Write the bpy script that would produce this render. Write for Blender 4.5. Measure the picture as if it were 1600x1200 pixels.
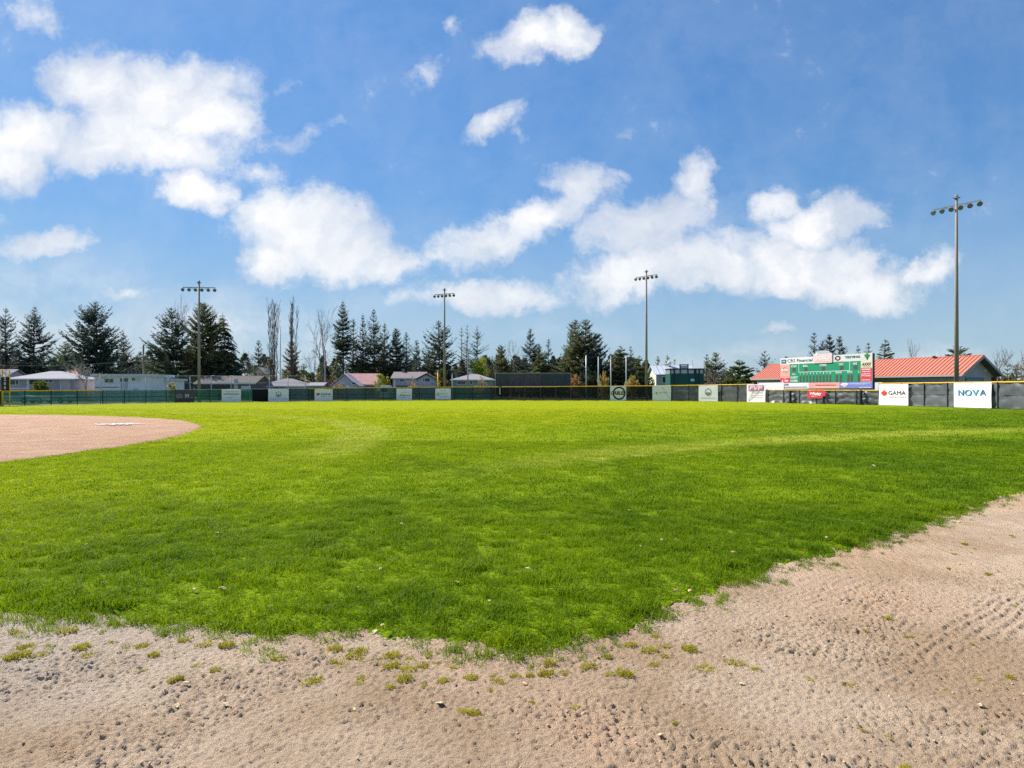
import bpy, math, random
import numpy as np
from math import radians as rad, sin, cos, pi, sqrt, atan2
for o in list(bpy.data.objects): bpy.data.objects.remove(o)
scene = bpy.context.scene
COL = scene.collection
random.seed(7); RNG = np.random.default_rng(7)

# ------------------------------------------------------------ camera
EYE = 1.6; F = 1040.0
cam = bpy.data.cameras.new('camera'); cam_o = bpy.data.objects.new('camera', cam); COL.objects.link(cam_o)
cam.sensor_width = 36; cam.lens = 36*F/1600; cam.shift_y = 11/1600
cam.clip_start = 0.05; cam.clip_end = 6000
cam_o.location = (0, 0, EYE); cam_o.rotation_euler = (rad(90), 0, 0)
scene.camera = cam_o
vs = scene.view_settings
vs.view_transform = 'Standard'; vs.look = 'None'; vs.gamma = 1; vs.use_curve_mapping = False
vs.exposure = 0.92
scene.cycles.use_denoising = False; scene.cycles.max_bounces = 8; scene.cycles.transparent_max_bounces = 12
scene.cycles.caustics_reflective = False; scene.cycles.caustics_refractive = False

# ------------------------------------------------------------ sun
SUN_EL = 41; SUN_AZ = -56          # azimuth clockwise from +Y (straight ahead)
sun = bpy.data.lights.new('sun', 'SUN'); sun.energy = 4.2; sun.angle = rad(0.53); sun.color = (1, .95, .87)
sun_o = bpy.data.objects.new('sun', sun); COL.objects.link(sun_o)
sun_o.rotation_euler = (rad(90-SUN_EL), 0, rad(-SUN_AZ+180))
sun_o.location = (-40, 30, 60)

# ------------------------------------------------------------ sky with clouds
W = bpy.data.worlds.new('World'); scene.world = W; W.use_nodes = True
SKY_STRENGTH = 0.115
def build_sky():
    nt = W.node_tree; N = nt.nodes; L = nt.links; N.clear()
    def n(t, **k):
        x = N.new(t)
        for a, b in k.items(): setattr(x, a, b)
        return x
    def val(s, v):
        if hasattr(v, 'is_output'): L.new(v, s)
        else: s.default_value = v
    def m(op, a, b=0.0, c=0.0, clamp=False):
        x = n('ShaderNodeMath', operation=op, use_clamp=clamp)
        val(x.inputs[0], a); val(x.inputs[1], b); val(x.inputs[2], c); return x.outputs[0]
    def sstep(a, lo, hi):
        x = n('ShaderNodeMapRange', interpolation_type='SMOOTHSTEP'); val(x.inputs[0], a)
        x.inputs[1].default_value = lo; x.inputs[2].default_value = hi; return x.outputs[0]
    def noise(v, scale, detail=6, rough=.55, dist=0.0):
        x = n('ShaderNodeTexNoise'); L.new(v, x.inputs['Vector']); x.inputs['Scale'].default_value = scale
        x.inputs['Detail'].default_value = detail; x.inputs['Roughness'].default_value = rough; x.inputs['Distortion'].default_value = dist
        return x
    def vm(op, a, b=None):
        x = n('ShaderNodeVectorMath', operation=op); val(x.inputs[0], a)
        if b is not None: val(x.inputs[1], b)
        return x.outputs[0]
    tc = n('ShaderNodeTexCoord').outputs['Generated']
    sx = n('ShaderNodeSeparateXYZ'); L.new(tc, sx.inputs[0])
    X, Y, Z = sx.outputs
    yy = m('MAXIMUM', Y, .08)
    cv = n('ShaderNodeCombineXYZ'); L.new(m('DIVIDE', X, yy), cv.inputs[0]); L.new(m('DIVIDE', Z, yy), cv.inputs[1])
    p = cv.outputs[0]
    wn = noise(p, 4.5, 9, .60)
    warp = vm('MULTIPLY', vm('SUBTRACT', wn.outputs['Color'], (.5, .5, .5)), (.17, .12, 0))
    q = vm('ADD', p, warp)
    wn3 = noise(p, 13, 8, .62)
    q = vm('ADD', q, vm('MULTIPLY', vm('SUBTRACT', wn3.outputs['Color'], (.5, .5, .5)), (.075, .055, 0)))
    # the big clouds in sight: position, half size (as slopes off straight ahead), weight, tilt in degrees
    B = [(150,115,95,62,1,0),(255,150,150,85,1,0),(335,190,90,62,1,0),(60,205,150,70,1,0),(200,225,230,62,1,0),(300,250,110,45,.8,0),(20,245,120,55,.9,0),
         (315,308,72,42,.95,0),(405,275,50,30,.5,0),(440,340,110,55,.85,0),(500,365,130,66,1,8),(440,400,90,42,.85,0),(555,405,110,44,.9,0),(625,420,75,32,.85,0),
         (755,385,125,42,.8,-14),(845,345,110,44,.85,-22),(905,285,55,52,.85,-40),(690,410,70,26,.6,0),(955,262,28,18,.35,0),
         (1005,360,110,66,1,-15),(1075,300,42,78,.85,10),(980,425,115,46,.95,-14),(1100,420,150,50,1,0),(1235,415,160,54,1,0),(1290,345,120,44,1,-12),(1200,325,60,42,.6,-30),
         (1340,440,130,46,.95,0),(1440,425,80,30,.7,-18),(1280,300,50,20,.4,0),(1150,385,60,40,.7,0),
         (750,462,140,32,.85,0),(660,462,70,14,.4,0),(830,60,95,44,.85,-25),(880,45,46,50,.8,30),(768,190,72,26,.75,-22),(820,210,30,14,.35,30),(700,46,30,28,.6,60),(655,120,28,46,.38,20),
         (480,220,75,30,.48,-28),(440,130,85,28,.33,-10),(62,375,80,26,.75,-4),(170,446,80,18,.5,4),(50,20,100,36,.42,10),(0,330,30,22,.4,0),(1210,522,45,12,.45,-6),(470,442,40,16,.4,0),
         (330,500,230,40,.42,0),(150,530,260,34,.4,0),(440,520,120,40,.36,0),(1420,545,130,14,.4,0),(1160,560,120,12,.35,0)]
    acc = None
    for (bx, by, rx, ry, w, tilt) in B:
        mp = n('ShaderNodeMapping', vector_type='TEXTURE'); L.new(q, mp.inputs[0])
        mp.inputs['Location'].default_value = ((bx-800)/F, (611-by)/F, 0)
        mp.inputs['Rotation'].default_value = (0, 0, rad(-tilt))
        mp.inputs['Scale'].default_value = (rx*1.30/F, ry*1.26/F, 1)
        g = n('ShaderNodeTexGradient', gradient_type='SPHERICAL'); L.new(mp.outputs[0], g.inputs[0])
        d = m('MULTIPLY', g.outputs['Fac'], w)
        acc = d if acc is None else m('SMOOTH_MAX', acc, d, .12)
    fb = m('ADD', m('MULTIPLY', noise(q, 8, 9, .64).outputs['Fac'], .7), m('MULTIPLY', noise(p, 24, 8, .66).outputs['Fac'], .3))
    dens = m('ADD', m('SUBTRACT', acc, .045), m('MULTIPLY', m('SUBTRACT', fb, .5), 1.45))
    front = m('ADD', m('MULTIPLY', sstep(dens, .13, .46), .50), m('MULTIPLY', sstep(dens, .0, .76), .50))
    vac = None                       # thin veils low over the trees
    for (bx, by, rx, ry, w) in ((330,505,330,85,.9),(90,520,300,80,.95),(470,520,200,70,.7),(60,430,260,60,.6),(560,470,260,45,.4),(1420,548,220,34,.6),(1140,560,300,34,.55),(860,520,300,50,.35),(300,260,220,90,.4),(1180,360,330,110,.35),(560,380,280,90,.35)):
        mp = n('ShaderNodeMapping', vector_type='TEXTURE'); L.new(q, mp.inputs[0]); mp.inputs['Location'].default_value = ((bx-800)/F, (611-by)/F, 0); mp.inputs['Scale'].default_value = (rx/F, ry/F, 1)
        g = n('ShaderNodeTexGradient', gradient_type='SPHERICAL'); L.new(mp.outputs[0], g.inputs[0]); d = m('MULTIPLY', g.outputs['Fac'], w); vac = d if vac is None else m('SMOOTH_MAX', vac, d, .2)
    veil = m('MULTIPLY', m('MULTIPLY', vac, sstep(fb, .30, .66)), 1.0, clamp=True)
    front = m('MAXIMUM', front, m('MINIMUM', veil, .62))
    # the same kind of broken cloud everywhere else round the sky
    zz = m('ADD', m('ABSOLUTE', Z), .22)
    cg = n('ShaderNodeCombineXYZ'); L.new(m('DIVIDE', X, zz), cg.inputs[0]); L.new(m('DIVIDE', Y, zz), cg.inputs[1])
    gen = sstep(noise(cg.outputs[0], 1.25, 9, .58, .3).outputs['Fac'], .53, .68)
    wf = sstep(Y, .54, .68)
    mask = m('ADD', m('MULTIPLY', front, wf), m('MULTIPLY', gen, m('SUBTRACT', 1.0, wf)))
    st = n('ShaderNodeTexSky', sky_type='NISHITA'); st.sun_disc = False
    st.sun_elevation = rad(SUN_EL); st.sun_rotation = rad(SUN_AZ); st.altitude = 60
    st.air_density = 1.0; st.dust_density = .25; st.ozone_density = 1.6
    hs = n('ShaderNodeHueSaturation'); hs.inputs['Saturation'].default_value = 1.06; hs.inputs['Value'].default_value = .645
    # compress the glare towards the horizon as the photograph's tone does
    lum = n('ShaderNodeRGBToBW'); L.new(st.outputs[0], lum.inputs[0])
    gain = m('DIVIDE', 1.0, m('ADD', m('MULTIPLY', lum.outputs[0], .155), .62))
    tint = vm('MULTIPLY', st.outputs[0], (.63, .87, 1.07)); sc_ = n('ShaderNodeVectorMath', operation='SCALE'); L.new(tint, sc_.inputs[0]); L.new(gain, sc_.inputs['Scale'])
    L.new(sc_.outputs[0], hs.inputs['Color'])
    # cloud tone: bright tops, faintly grey hollows
    tone = sstep(noise(q, 5.5, 6, .55).outputs['Fac'], .28, .62)
    core = sstep(dens, .25, .75)
    mixt = m('MULTIPLY', tone, m('ADD', m('MULTIPLY', core, .45), .55))
    cc = n('ShaderNodeMix', data_type='RGBA'); L.new(mixt, cc.inputs[0])
    cc.inputs[6].default_value = (3.1, 3.35, 3.8, 1); cc.inputs[7].default_value = (4.85, 4.85, 4.85, 1)
    mx = n('ShaderNodeMix', data_type='RGBA'); L.new(m('MULTIPLY', mask, m('ADD', m('MULTIPLY', tone, .22), .77)), mx.inputs[0])
    hz = n('ShaderNodeMix', data_type='RGBA'); L.new(m('MULTIPLY', m('SUBTRACT', 1.0, sstep(Z, .0, .30)), .55), hz.inputs[0]); L.new(hs.outputs[0], hz.inputs[6]); hz.inputs[7].default_value = (2.25, 2.95, 3.8, 1)
    L.new(hz.outputs[2], mx.inputs[6]); L.new(cc.outputs[2], mx.inputs[7])
    bg = n('ShaderNodeBackground'); bg.inputs[1].default_value = SKY_STRENGTH; L.new(mx.outputs[2], bg.inputs[0])
    out = n('ShaderNodeOutputWorld'); L.new(bg.outputs[0], out.inputs[0])
build_sky()

# ------------------------------------------------------------ helpers
def PX(px, Y): return (px-800)/F*Y
def PZ(py, Y): return EYE+(611-py)/F*Y
MATS = {}
def mat(name, col, rough=.7, var=0.0, scale=3.0, bump=0.0, bscale=30.0, metal=0.0, spec=.3, col2=None, trans=0.0, alpha=1.0, stretch=(1,1,1)):
    """procedural material: base colour with noise variation, fine bump, optional see-through weave and light passing through"""
    if name in MATS: return MATS[name]
    M = bpy.data.materials.new(name); M.use_nodes = True; MATS[name] = M
    nt = M.node_tree; N = nt.nodes; L = nt.links; b = N['Principled BSDF']; out = N['Material Output']
    b.inputs['Roughness'].default_value = rough; b.inputs['Metallic'].default_value = metal
    b.inputs['Specular IOR Level'].default_value = spec
    geo = N.new('ShaderNodeNewGeometry'); mp = N.new('ShaderNodeMapping'); mp.inputs['Scale'].default_value = stretch
    L.new(geo.outputs['Position'], mp.inputs[0])
    colout = None
    if var > 0 or col2:
        t = N.new('ShaderNodeTexNoise'); t.inputs['Scale'].default_value = scale; t.inputs['Detail'].default_value = 5; t.inputs['Roughness'].default_value = .6
        L.new(mp.outputs[0], t.inputs['Vector'])
        r = N.new('ShaderNodeMapRange'); r.inputs[1].default_value = .3; r.inputs[2].default_value = .7; L.new(t.outputs['Fac'], r.inputs[0])
        mx = N.new('ShaderNodeMix'); mx.data_type = 'RGBA'; L.new(r.outputs[0], mx.inputs[0])
        c2 = col2 or tuple(max(0, c*(1-var)) for c in col)
        c1 = col if col2 else tuple(min(1, c*(1+var)) for c in col)
        mx.inputs[6].default_value = (*c2, 1); mx.inputs[7].default_value = (*c1, 1)
        colout = mx.outputs[2]; L.new(colout, b.inputs['Base Color'])
    else: b.inputs['Base Color'].default_value = (*col, 1)
    if bump > 0:
        t2 = N.new('ShaderNodeTexNoise'); t2.inputs['Scale'].default_value = bscale; t2.inputs['Detail'].default_value = 4; L.new(mp.outputs[0], t2.inputs['Vector'])
        bp = N.new('ShaderNodeBump'); bp.inputs['Strength'].default_value = bump; bp.inputs['Distance'].default_value = .02
        L.new(t2.outputs['Fac'], bp.inputs['Height']); L.new(bp.outputs[0], b.inputs['Normal'])
    sh = b.outputs[0]
    if trans > 0:
        tr = N.new('ShaderNodeBsdfTranslucent'); tr.inputs[0].default_value = (*[min(1, c*1.25) for c in col], 1)
        if colout: L.new(colout, tr.inputs[0])
        ms = N.new('ShaderNodeMixShader'); ms.inputs[0].default_value = trans; L.new(sh, ms.inputs[1]); L.new(tr.outputs[0], ms.inputs[2]); sh = ms.outputs[0]
    if alpha < 1:
        tp = N.new('ShaderNodeBsdfTransparent'); ms = N.new('ShaderNodeMixShader'); ms.inputs[0].default_value = alpha
        L.new(tp.outputs[0], ms.inputs[1]); L.new(sh, ms.inputs[2]); sh = ms.outputs[0]
    L.new(sh, out.inputs[0])
    return M

def link(o, parent=None):
    COL.objects.link(o)
    if parent is not None: o.parent = parent
    return o
def raw(name, v, f, m, parent=None, smooth=False, loc=(0,0,0), rotz=0.0):
    me = bpy.data.meshes.new(name); me.from_pydata([tuple(map(float, p)) for p in v], [], f); me.update()
    if smooth: me.polygons.foreach_set('use_smooth', [True]*len(me.polygons))
    if m: me.materials.append(m)
    o = bpy.data.objects.new(name, me); o.location = loc; o.rotation_euler = (0, 0, rotz)
    return link(o, parent)
def np_mesh(name, V, Fc, m, smooth=False):
    """fast mesh from arrays; faces all triangles or all quads"""
    V = np.asarray(V, np.float32); Fc = np.asarray(Fc, np.int32); k = Fc.shape[1]
    me = bpy.data.meshes.new(name); me.vertices.add(len(V)); me.vertices.foreach_set('co', V.ravel())
    me.loops.add(Fc.size); me.loops.foreach_set('vertex_index', Fc.ravel())
    me.polygons.add(len(Fc)); me.polygons.foreach_set('loop_start', np.arange(0, Fc.size, k, dtype=np.int32))
    me.polygons.foreach_set('loop_total', np.full(len(Fc), k, np.int32))
    if smooth: me.polygons.foreach_set('use_smooth', np.ones(len(Fc), bool))
    me.update(calc_edges=True); me.validate()
    if m: me.materials.append(m)
    return me
class MB:
    def __init__(s): s.v = []; s.f = []
    def add(s, v, f):
        b = len(s.v); s.v += [tuple(p) for p in v]; s.f += [tuple(i+b for i in q) for q in f]; return s
    def box(s, x0, x1, y0, y1, z0, z1):
        return s.add([(x0,y0,z0),(x1,y0,z0),(x1,y1,z0),(x0,y1,z0),(x0,y0,z1),(x1,y0,z1),(x1,y1,z1),(x0,y1,z1)],
                     [(0,3,2,1),(4,5,6,7),(0,1,5,4),(1,2,6,5),(2,3,7,6),(3,0,4,7)])
    def tube(s, a, b, r0, r1=None, n=8, caps=True):
        a = np.array(a, float); b = np.array(b, float); d = b-a; l = np.linalg.norm(d)
        if l < 1e-6: return s
        d /= l; u = np.cross(d, (0,0,1) if abs(d[2]) < .9 else (1,0,0)); u /= np.linalg.norm(u); w = np.cross(d, u)
        r1 = r0 if r1 is None else r1; V = []
        for c, r in ((a, r0), (b, r1)):
            for i in range(n):
                t = 2*pi*i/n; V.append(tuple(c+r*(cos(t)*u+sin(t)*w)))
        Fc = [(i, (i+1)%n, n+(i+1)%n, n+i) for i in range(n)]
        if caps: Fc += [tuple(range(n-1, -1, -1)), tuple(range(n, 2*n))]
        return s.add(V, Fc)
    def lathe(s, prof, n=12, c=(0,0,0)):
        V = []; Fc = []
        for (r, z) in prof:
            for i in range(n):
                t = 2*pi*i/n; V.append((c[0]+r*cos(t), c[1]+r*sin(t), c[2]+z))
        for k in range(len(prof)-1):
            for i in range(n): Fc.append((k*n+i, k*n+(i+1)%n, (k+1)*n+(i+1)%n, (k+1)*n+i))
        Fc.append(tuple(range(n-1, -1, -1))); Fc.append(tuple((len(prof)-1)*n+i for i in range(n)))
        return s.add(V, Fc)
    def prism(s, poly, y0, y1):
        """polygon given in (x, z), extruded from y0 (front) to y1"""
        k = len(poly); V = [(x, y0, z) for x, z in poly]+[(x, y1, z) for x, z in poly]
        Fc = [tuple(range(k)), tuple(range(2*k-1, k-1, -1))]+[((i+1)%k, i, k+i, k+(i+1)%k) for i in range(k)]
        return s.add(V, Fc)
    def build(s, name, m, parent=None, smooth=False, loc=(0,0,0), rotz=0.0): return raw(name, s.v, s.f, m, parent, smooth, loc, rotz)
def tag(o, label, cat=None, group=None, kind=None):
    o['label'] = label
    if cat: o['category'] = cat
    if group: o['group'] = group
    if kind: o['kind'] = kind
    return o
def thing(name, label, cat, loc=(0,0,0), rotz=0.0, group=None):
    o = bpy.data.objects.new(name, None); o.empty_display_size = .3; COL.objects.link(o)
    o.location = loc; o.rotation_euler = (0, 0, rotz); return tag(o, label, cat, group)

# vectorised gradient noise for shaping terrain
_perm = np.random.default_rng(3).permutation(512)
_g = np.random.default_rng(4).uniform(0, 2*pi, 512); _gx, _gy = np.cos(_g), np.sin(_g)
def pn(x, y):
    xi = np.floor(x).astype(int); yi = np.floor(y).astype(int); fx = x-xi; fy = y-yi
    def gr(i, j, dx, dy):
        h = _perm[(_perm[i & 511]+j) & 511]; return _gx[h]*dx+_gy[h]*dy
    u = fx*fx*fx*(fx*(fx*6-15)+10); v = fy*fy*fy*(fy*(fy*6-15)+10)
    a = gr(xi, yi, fx, fy); b = gr(xi+1, yi, fx-1, fy); c = gr(xi, yi+1, fx, fy-1); d = gr(xi+1, yi+1, fx-1, fy-1)
    return (a+(b-a)*u+((c+(d-c)*u)-(a+(b-a)*u))*v)*1.4
def fbm(x, y, o=4, g=.5):
    s = 0; a = 1
    for k in range(o): s = s+a*pn(x*2**k+17.3*k, y*2**k-9.1*k); a *= g
    return s
def ss(x, a, b):
    t = np.clip((x-a)/(b-a), 0, 1); return t*t*(3-2*t)

# lettering: built-in font turned into flat meshes, all evaluated in one go
TXT = {}
def prep_text(specs):
    obs = []
    for (s, bold, shear) in specs:
        c = bpy.data.curves.new('lettering', 'FONT'); c.body = s; c.offset = bold; c.shear = shear; c.align_x = 'CENTER'; c.align_y = 'CENTER'
        c.resolution_u = 3
        o = bpy.data.objects.new('lettering', c); COL.objects.link(o); obs.append(o)
    dg = bpy.context.evaluated_depsgraph_get()
    for k, o in zip(specs, obs):
        me = bpy.data.meshes.new_from_object(o.evaluated_get(dg))
        v = np.array([q.co[:] for q in me.vertices]); lo = v.min(0); hi = v.max(0)
        v = v-(lo+hi)/2; TXT[k] = ([tuple(q) for q in v], [tuple(p.vertices) for p in me.polygons], hi-lo)
    for o in obs: bpy.data.objects.remove(o)
SPECS = [('KS', .02, 0), ('1', .02, 0), ('GAMA', 0, 0), ('MANPOWER', 0, 0), ('FRASER VALLEY', .01, 0), ('CABLES', .03, .25), ('CONNECT', .01, 0), ('C', .03, 0),
         ('FVP', .03, .2), ('ATHLETIC', .02, 0), ('Whaley', .03, .25), ('N', .02, 0), ('O', .02, 0), ('V', .02, 0), ('A', .02, 0), *[(c, .01, 0) for c in 'DRYWL'], ('CRS Financial', .01, 0), ('CRS', .02, 0), ('TESTING', .03, 0),
         ('STURKO', .02, 0), ('AT BAT', .02, 0), ('BALL', .02, 0), ('STRIKE', .02, 0), ('OUT', .02, 0), ('H/E', .02, 0), ('INN', .02, 0), ('GUEST', .02, 0), ('HOME', .02, 0),
         ('RUNS', .02, 0), ('HITS', .02, 0), ('E', .02, 0), ('6  PM', .03, 0), ('LUTD', .03, .3), ('AXXX', .03, .3)]+[(str(d), .02, 0) for d in list(range(0, 11)) if d != 1]
prep_text(SPECS)
def put_text(key, parent, x, z, m, h=None, w=None, y=-.02, name='lettering'):
    k = [q for q in SPECS if q[0] == key][0]; v, f, sz = TXT[k]
    sy = h/sz[1] if h else w/sz[0]; sx = w/sz[0] if w else sy
    return raw(name, [(a*sx+x, y, b*sy+z) for a, b, c in v], f, m, parent)

# ------------------------------------------------------------ ground
def field_mat(name, base_cols, near_bump):
    """mown grass: hue drifts over patches, paler wheel bands where the mower and foot traffic bent it, seen in plan position"""
    M = bpy.data.materials.new(name); M.use_nodes = True; MATS[name] = M
    nt = M.node_tree; N = nt.nodes; L = nt.links; b = N['Principled BSDF']; out = N['Material Output']
    geo = N.new('ShaderNodeNewGeometry')
    def noise(scale, detail=4, st=(1,1,1)):
        mp = N.new('ShaderNodeMapping'); mp.inputs['Scale'].default_value = st; L.new(geo.outputs['Position'], mp.inputs[0])
        t = N.new('ShaderNodeTexNoise'); t.inputs['Scale'].default_value = scale; t.inputs['Detail'].default_value = detail; t.inputs['Roughness'].default_value = .6
        L.new(mp.outputs[0], t.inputs['Vector']); return t.outputs['Fac']
    def mr(x, a, b2, lo=0, hi=1):
        r = N.new('ShaderNodeMapRange'); r.interpolation_type = 'SMOOTHSTEP'; L.new(x, r.inputs[0])
        for i, q in enumerate((a, b2, lo, hi)): r.inputs[i+1].default_value = q
        return r.outputs[0]
    def ma(op, a, b2):
        x = N.new('ShaderNodeMath'); x.operation = op
        for i, q in enumerate((a, b2)):
            if hasattr(q, 'is_output'): L.new(q, x.inputs[i])
            else: x.inputs[i].default_value = q
        return x.outputs[0]
    def mix(fac, a, c):
        x = N.new('ShaderNodeMix'); x.data_type = 'RGBA'
        L.new(fac, x.inputs[0])
        for i, q in ((6, a), (7, c)):
            if hasattr(q, 'is_output'): L.new(q, x.inputs[i])
            else: x.inputs[i].default_value = (*q, 1)
        return x.outputs[2]
    sp = N.new('ShaderNodeSeparateXYZ'); L.new(geo.outputs['Position'], sp.inputs[0]); X, Y = sp.outputs[0], sp.outputs[1]
    deep, mid, yel, pale = base_cols
    # backlit look put into the turf colour: yellower towards the left and far side
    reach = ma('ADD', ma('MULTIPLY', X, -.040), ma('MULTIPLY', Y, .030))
    backlit = mr(ma('ADD', reach, ma('MULTIPLY', ma('SUBTRACT', noise(.30, 6, (1, .75, 1)), .5), 3.4)), -.55, .85)
    c = mix(backlit, deep, mid)
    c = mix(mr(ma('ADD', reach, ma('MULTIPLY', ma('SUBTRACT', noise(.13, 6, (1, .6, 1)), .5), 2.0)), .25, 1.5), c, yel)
    c = mix(mr(noise(.9, 6, (1, .7, 1)), .50, .68, 0, .6), c, mid)
    c = mix(mr(noise(2.3, 6), .52, .70, 0, .65), c, deep)
    c = mix(mr(noise(3.7, 5), .60, .74, 0, .45), c, yel)
    # worn arcs: one round the infield, one sweeping across the right
    def arc(cx, cy, r, w):
        dx = ma('SUBTRACT', X, cx); dy = ma('SUBTRACT', Y, cy)
        d = ma('SQRT', ma('ADD', ma('MULTIPLY', dx, dx), ma('MULTIPLY', dy, dy)), 0)
        d = ma('ABSOLUTE', ma('SUBTRACT', ma('ADD', d, ma('MULTIPLY', ma('SUBTRACT', noise(.25, 4), .5), 1.6)), r), 0)
        return mr(d, w*.35, w, 1, 0)
    patch = mr(noise(1.1, 6), .3, .62, .35, .95)
    c = mix(ma('MULTIPLY', ma('MULTIPLY', arc(-38.2, 18, 33.4, 1.25), mr(Y, 13.5, 19)), patch), c, pale)
    c = mix(ma('MULTIPLY', ma('MULTIPLY', arc(34, -18.5, 47.4, 1.5), mr(X, -2.5, 3.0)), patch), c, pale)
    c = mix(mr(noise(5.5, 5), .66, .8, 0, .35), c, pale)
    b.inputs['Roughness'].default_value = .9 if near_bump else .6; b.inputs['Specular IOR Level'].default_value = .02 if near_bump else .18
    if near_bump: c = mix(mr(noise(26, 4), .44, .62, 0, .75), c, (.055, .065, .016))
    L.new(c, b.inputs['Base Color'])
    sh = b.outputs[0]
    if near_bump:
        hn = ma('ADD', noise(38, 5), ma('MULTIPLY', noise(6, 5), 2.2))
        bp = N.new('ShaderNodeBump'); bp.inputs['Strength'].default_value = .8; bp.inputs['Distance'].default_value = .035
        L.new(hn, bp.inputs['Height']); L.new(bp.outputs[0], b.inputs['Normal'])
    else:
        tr = N.new('ShaderNodeBsdfTranslucent'); L.new(c, tr.inputs[0])
        ms = N.new('ShaderNodeMixShader'); ms.inputs[0].default_value = .42; L.new(sh, ms.inputs[1]); L.new(tr.outputs[0], ms.inputs[2]); sh = ms.outputs[0]
    L.new(sh, out.inputs[0]); return M
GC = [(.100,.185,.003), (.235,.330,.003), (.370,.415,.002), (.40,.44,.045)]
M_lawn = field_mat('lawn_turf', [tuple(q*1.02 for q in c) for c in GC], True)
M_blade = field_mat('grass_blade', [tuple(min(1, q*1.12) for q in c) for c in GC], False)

def dirt_mat(name, c1, c2, c3, grain=220.0, wet=None):
    M = bpy.data.materials.new(name); M.use_nodes = True; MATS[name] = M
    nt = M.node_tree; N = nt.nodes; L = nt.links; b = N['Principled BSDF']
    geo = N.new('ShaderNodeNewGeometry')
    def noise(scale, detail=5, rough=.6):
        t = N.new('ShaderNodeTexNoise'); t.inputs['Scale'].default_value = scale; t.inputs['Detail'].default_value = detail; t.inputs['Roughness'].default_value = rough
        L.new(geo.outputs['Position'], t.inputs['Vector']); return t.outputs['Fac']
    def mr(x, a, c, lo=0, hi=1):
        r = N.new('ShaderNodeMapRange'); L.new(x, r.inputs[0])
        for i, q in enumerate((a, c, lo, hi)): r.inputs[i+1].default_value = q
        return r.outputs[0]
    def mix(fac, a, c, mode='MIX'):
        x = N.new('ShaderNodeMix'); x.data_type = 'RGBA'; x.blend_type = mode
        L.new(fac, x.inputs[0])
        for i, q in ((6, a), (7, c)):
            if hasattr(q, 'is_output'): L.new(q, x.inputs[i])
            else: x.inputs[i].default_value = (*q, 1)
        return x.outputs[2]
    c = mix(mr(noise(.9, 6), .40, .60), c1, c2)
    c = mix(mr(noise(.45, 5), .50, .70, 0, .8), c, c3)
    if wet:   # paler powdery spill at a given spot
        vd = N.new('ShaderNodeVectorMath'); vd.operation = 'DISTANCE'; L.new(geo.outputs['Position'], vd.inputs[0]); vd.inputs[1].default_value = wet
        ad2 = N.new('ShaderNodeMath'); ad2.operation = 'MULTIPLY_ADD'; L.new(noise(1.6, 5), ad2.inputs[0]); ad2.inputs[1].default_value = 1.5; L.new(vd.outputs['Value'], ad2.inputs[2])
        c = mix(mr(ad2.outputs[0], 1.1, 2.3, .55, 0), c, (.70, .62, .52))
    c = mix(mr(noise(55, 4, .7), .35, .72, 0, .38), c, tuple(q*.62 for q in c1))
    c = mix(mr(noise(130, 2, .7), .62, .75, 0, .5), c, tuple(min(1, q*1.35) for q in c2))
    c = mix(mr(noise(95, 3, .75), .60, .70, 0, .75), c, tuple(q*.42 for q in c1))
    c = mix(mr(noise(210, 2, .8), .60, .72, 0, .6), c, tuple(q*.5 for q in c1))
    L.new(c, b.inputs['Base Color']); b.inputs['Roughness'].default_value = .85; b.inputs['Specular IOR Level'].default_value = .2
    bp = N.new('ShaderNodeBump'); bp.inputs['Strength'].default_value = 1.0; bp.inputs['Distance'].default_value = .016
    ad = N.new('ShaderNodeMath'); ad.operation = 'MULTIPLY_ADD'; L.new(noise(70, 5, .7), ad.inputs[0]); ad.inputs[1].default_value = 1.4; L.new(noise(grain, 3, .7), ad.inputs[2])
    L.new(ad.outputs[0], bp.inputs['Height']); L.new(bp.outputs[0], b.inputs['Normal'])
    return M
M_dirt = dirt_mat('track_dirt', (.56,.385,.235), (.76,.575,.405), (.70,.41,.23), wet=(-3.1, 4.2, 0))
M_infield = dirt_mat('infield_clay', (.46,.25,.145), (.56,.355,.22), (.48,.23,.12), 160)

S = 3000
g = raw('ground', [(-S,-S,-.12),(S,-S,-.12),(S,S,-.12),(-S,S,-.12)], [(0,1,2,3)], mat('rough_grass', (.10,.14,.03), .9, col2=(.13,.12,.06), scale=.2))
tag(g, 'flat rough grass ground reaching to the horizon behind the fences', kind='structure')

_bx = np.array([-62,-8,-3.5,-2.4,-1.63,-.98,-.4,0,.39,.98,1.46,2.58,3.6,5.3,7.8,44.5,52])
_by = np.array([4.86,4.71,4.53,4.38,4.22,4.16,4.05,3.84,4.12,4.55,5.06,5.96,6.7,8.16,10.15,40,46])
def edge_y(x):
    x = np.asarray(x, float)
    return np.interp(x, _bx, _by)+.055*fbm(x*1.1, x*0+3.3, 3)+.05*fbm(x*6, x*0+1.3, 3)
def lawn_h(x, y): return .018*fbm(x*.22, y*.22, 3)+.010*fbm(x*.9, y*.9, 2)
def infield_r(x, y): return np.where(y < 5.6, 99.0, np.sqrt((x+38.2)**2+(y-18)**2))      # skinned infield circle
R_INF = 27.0
def fence_back(x): return np.interp(x, [-60,-53,-46,-38,-21,-10,5,17,30,36,42,44,52], [72,72,92,97,111,114,113,109,103,95,78,64,50])
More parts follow.
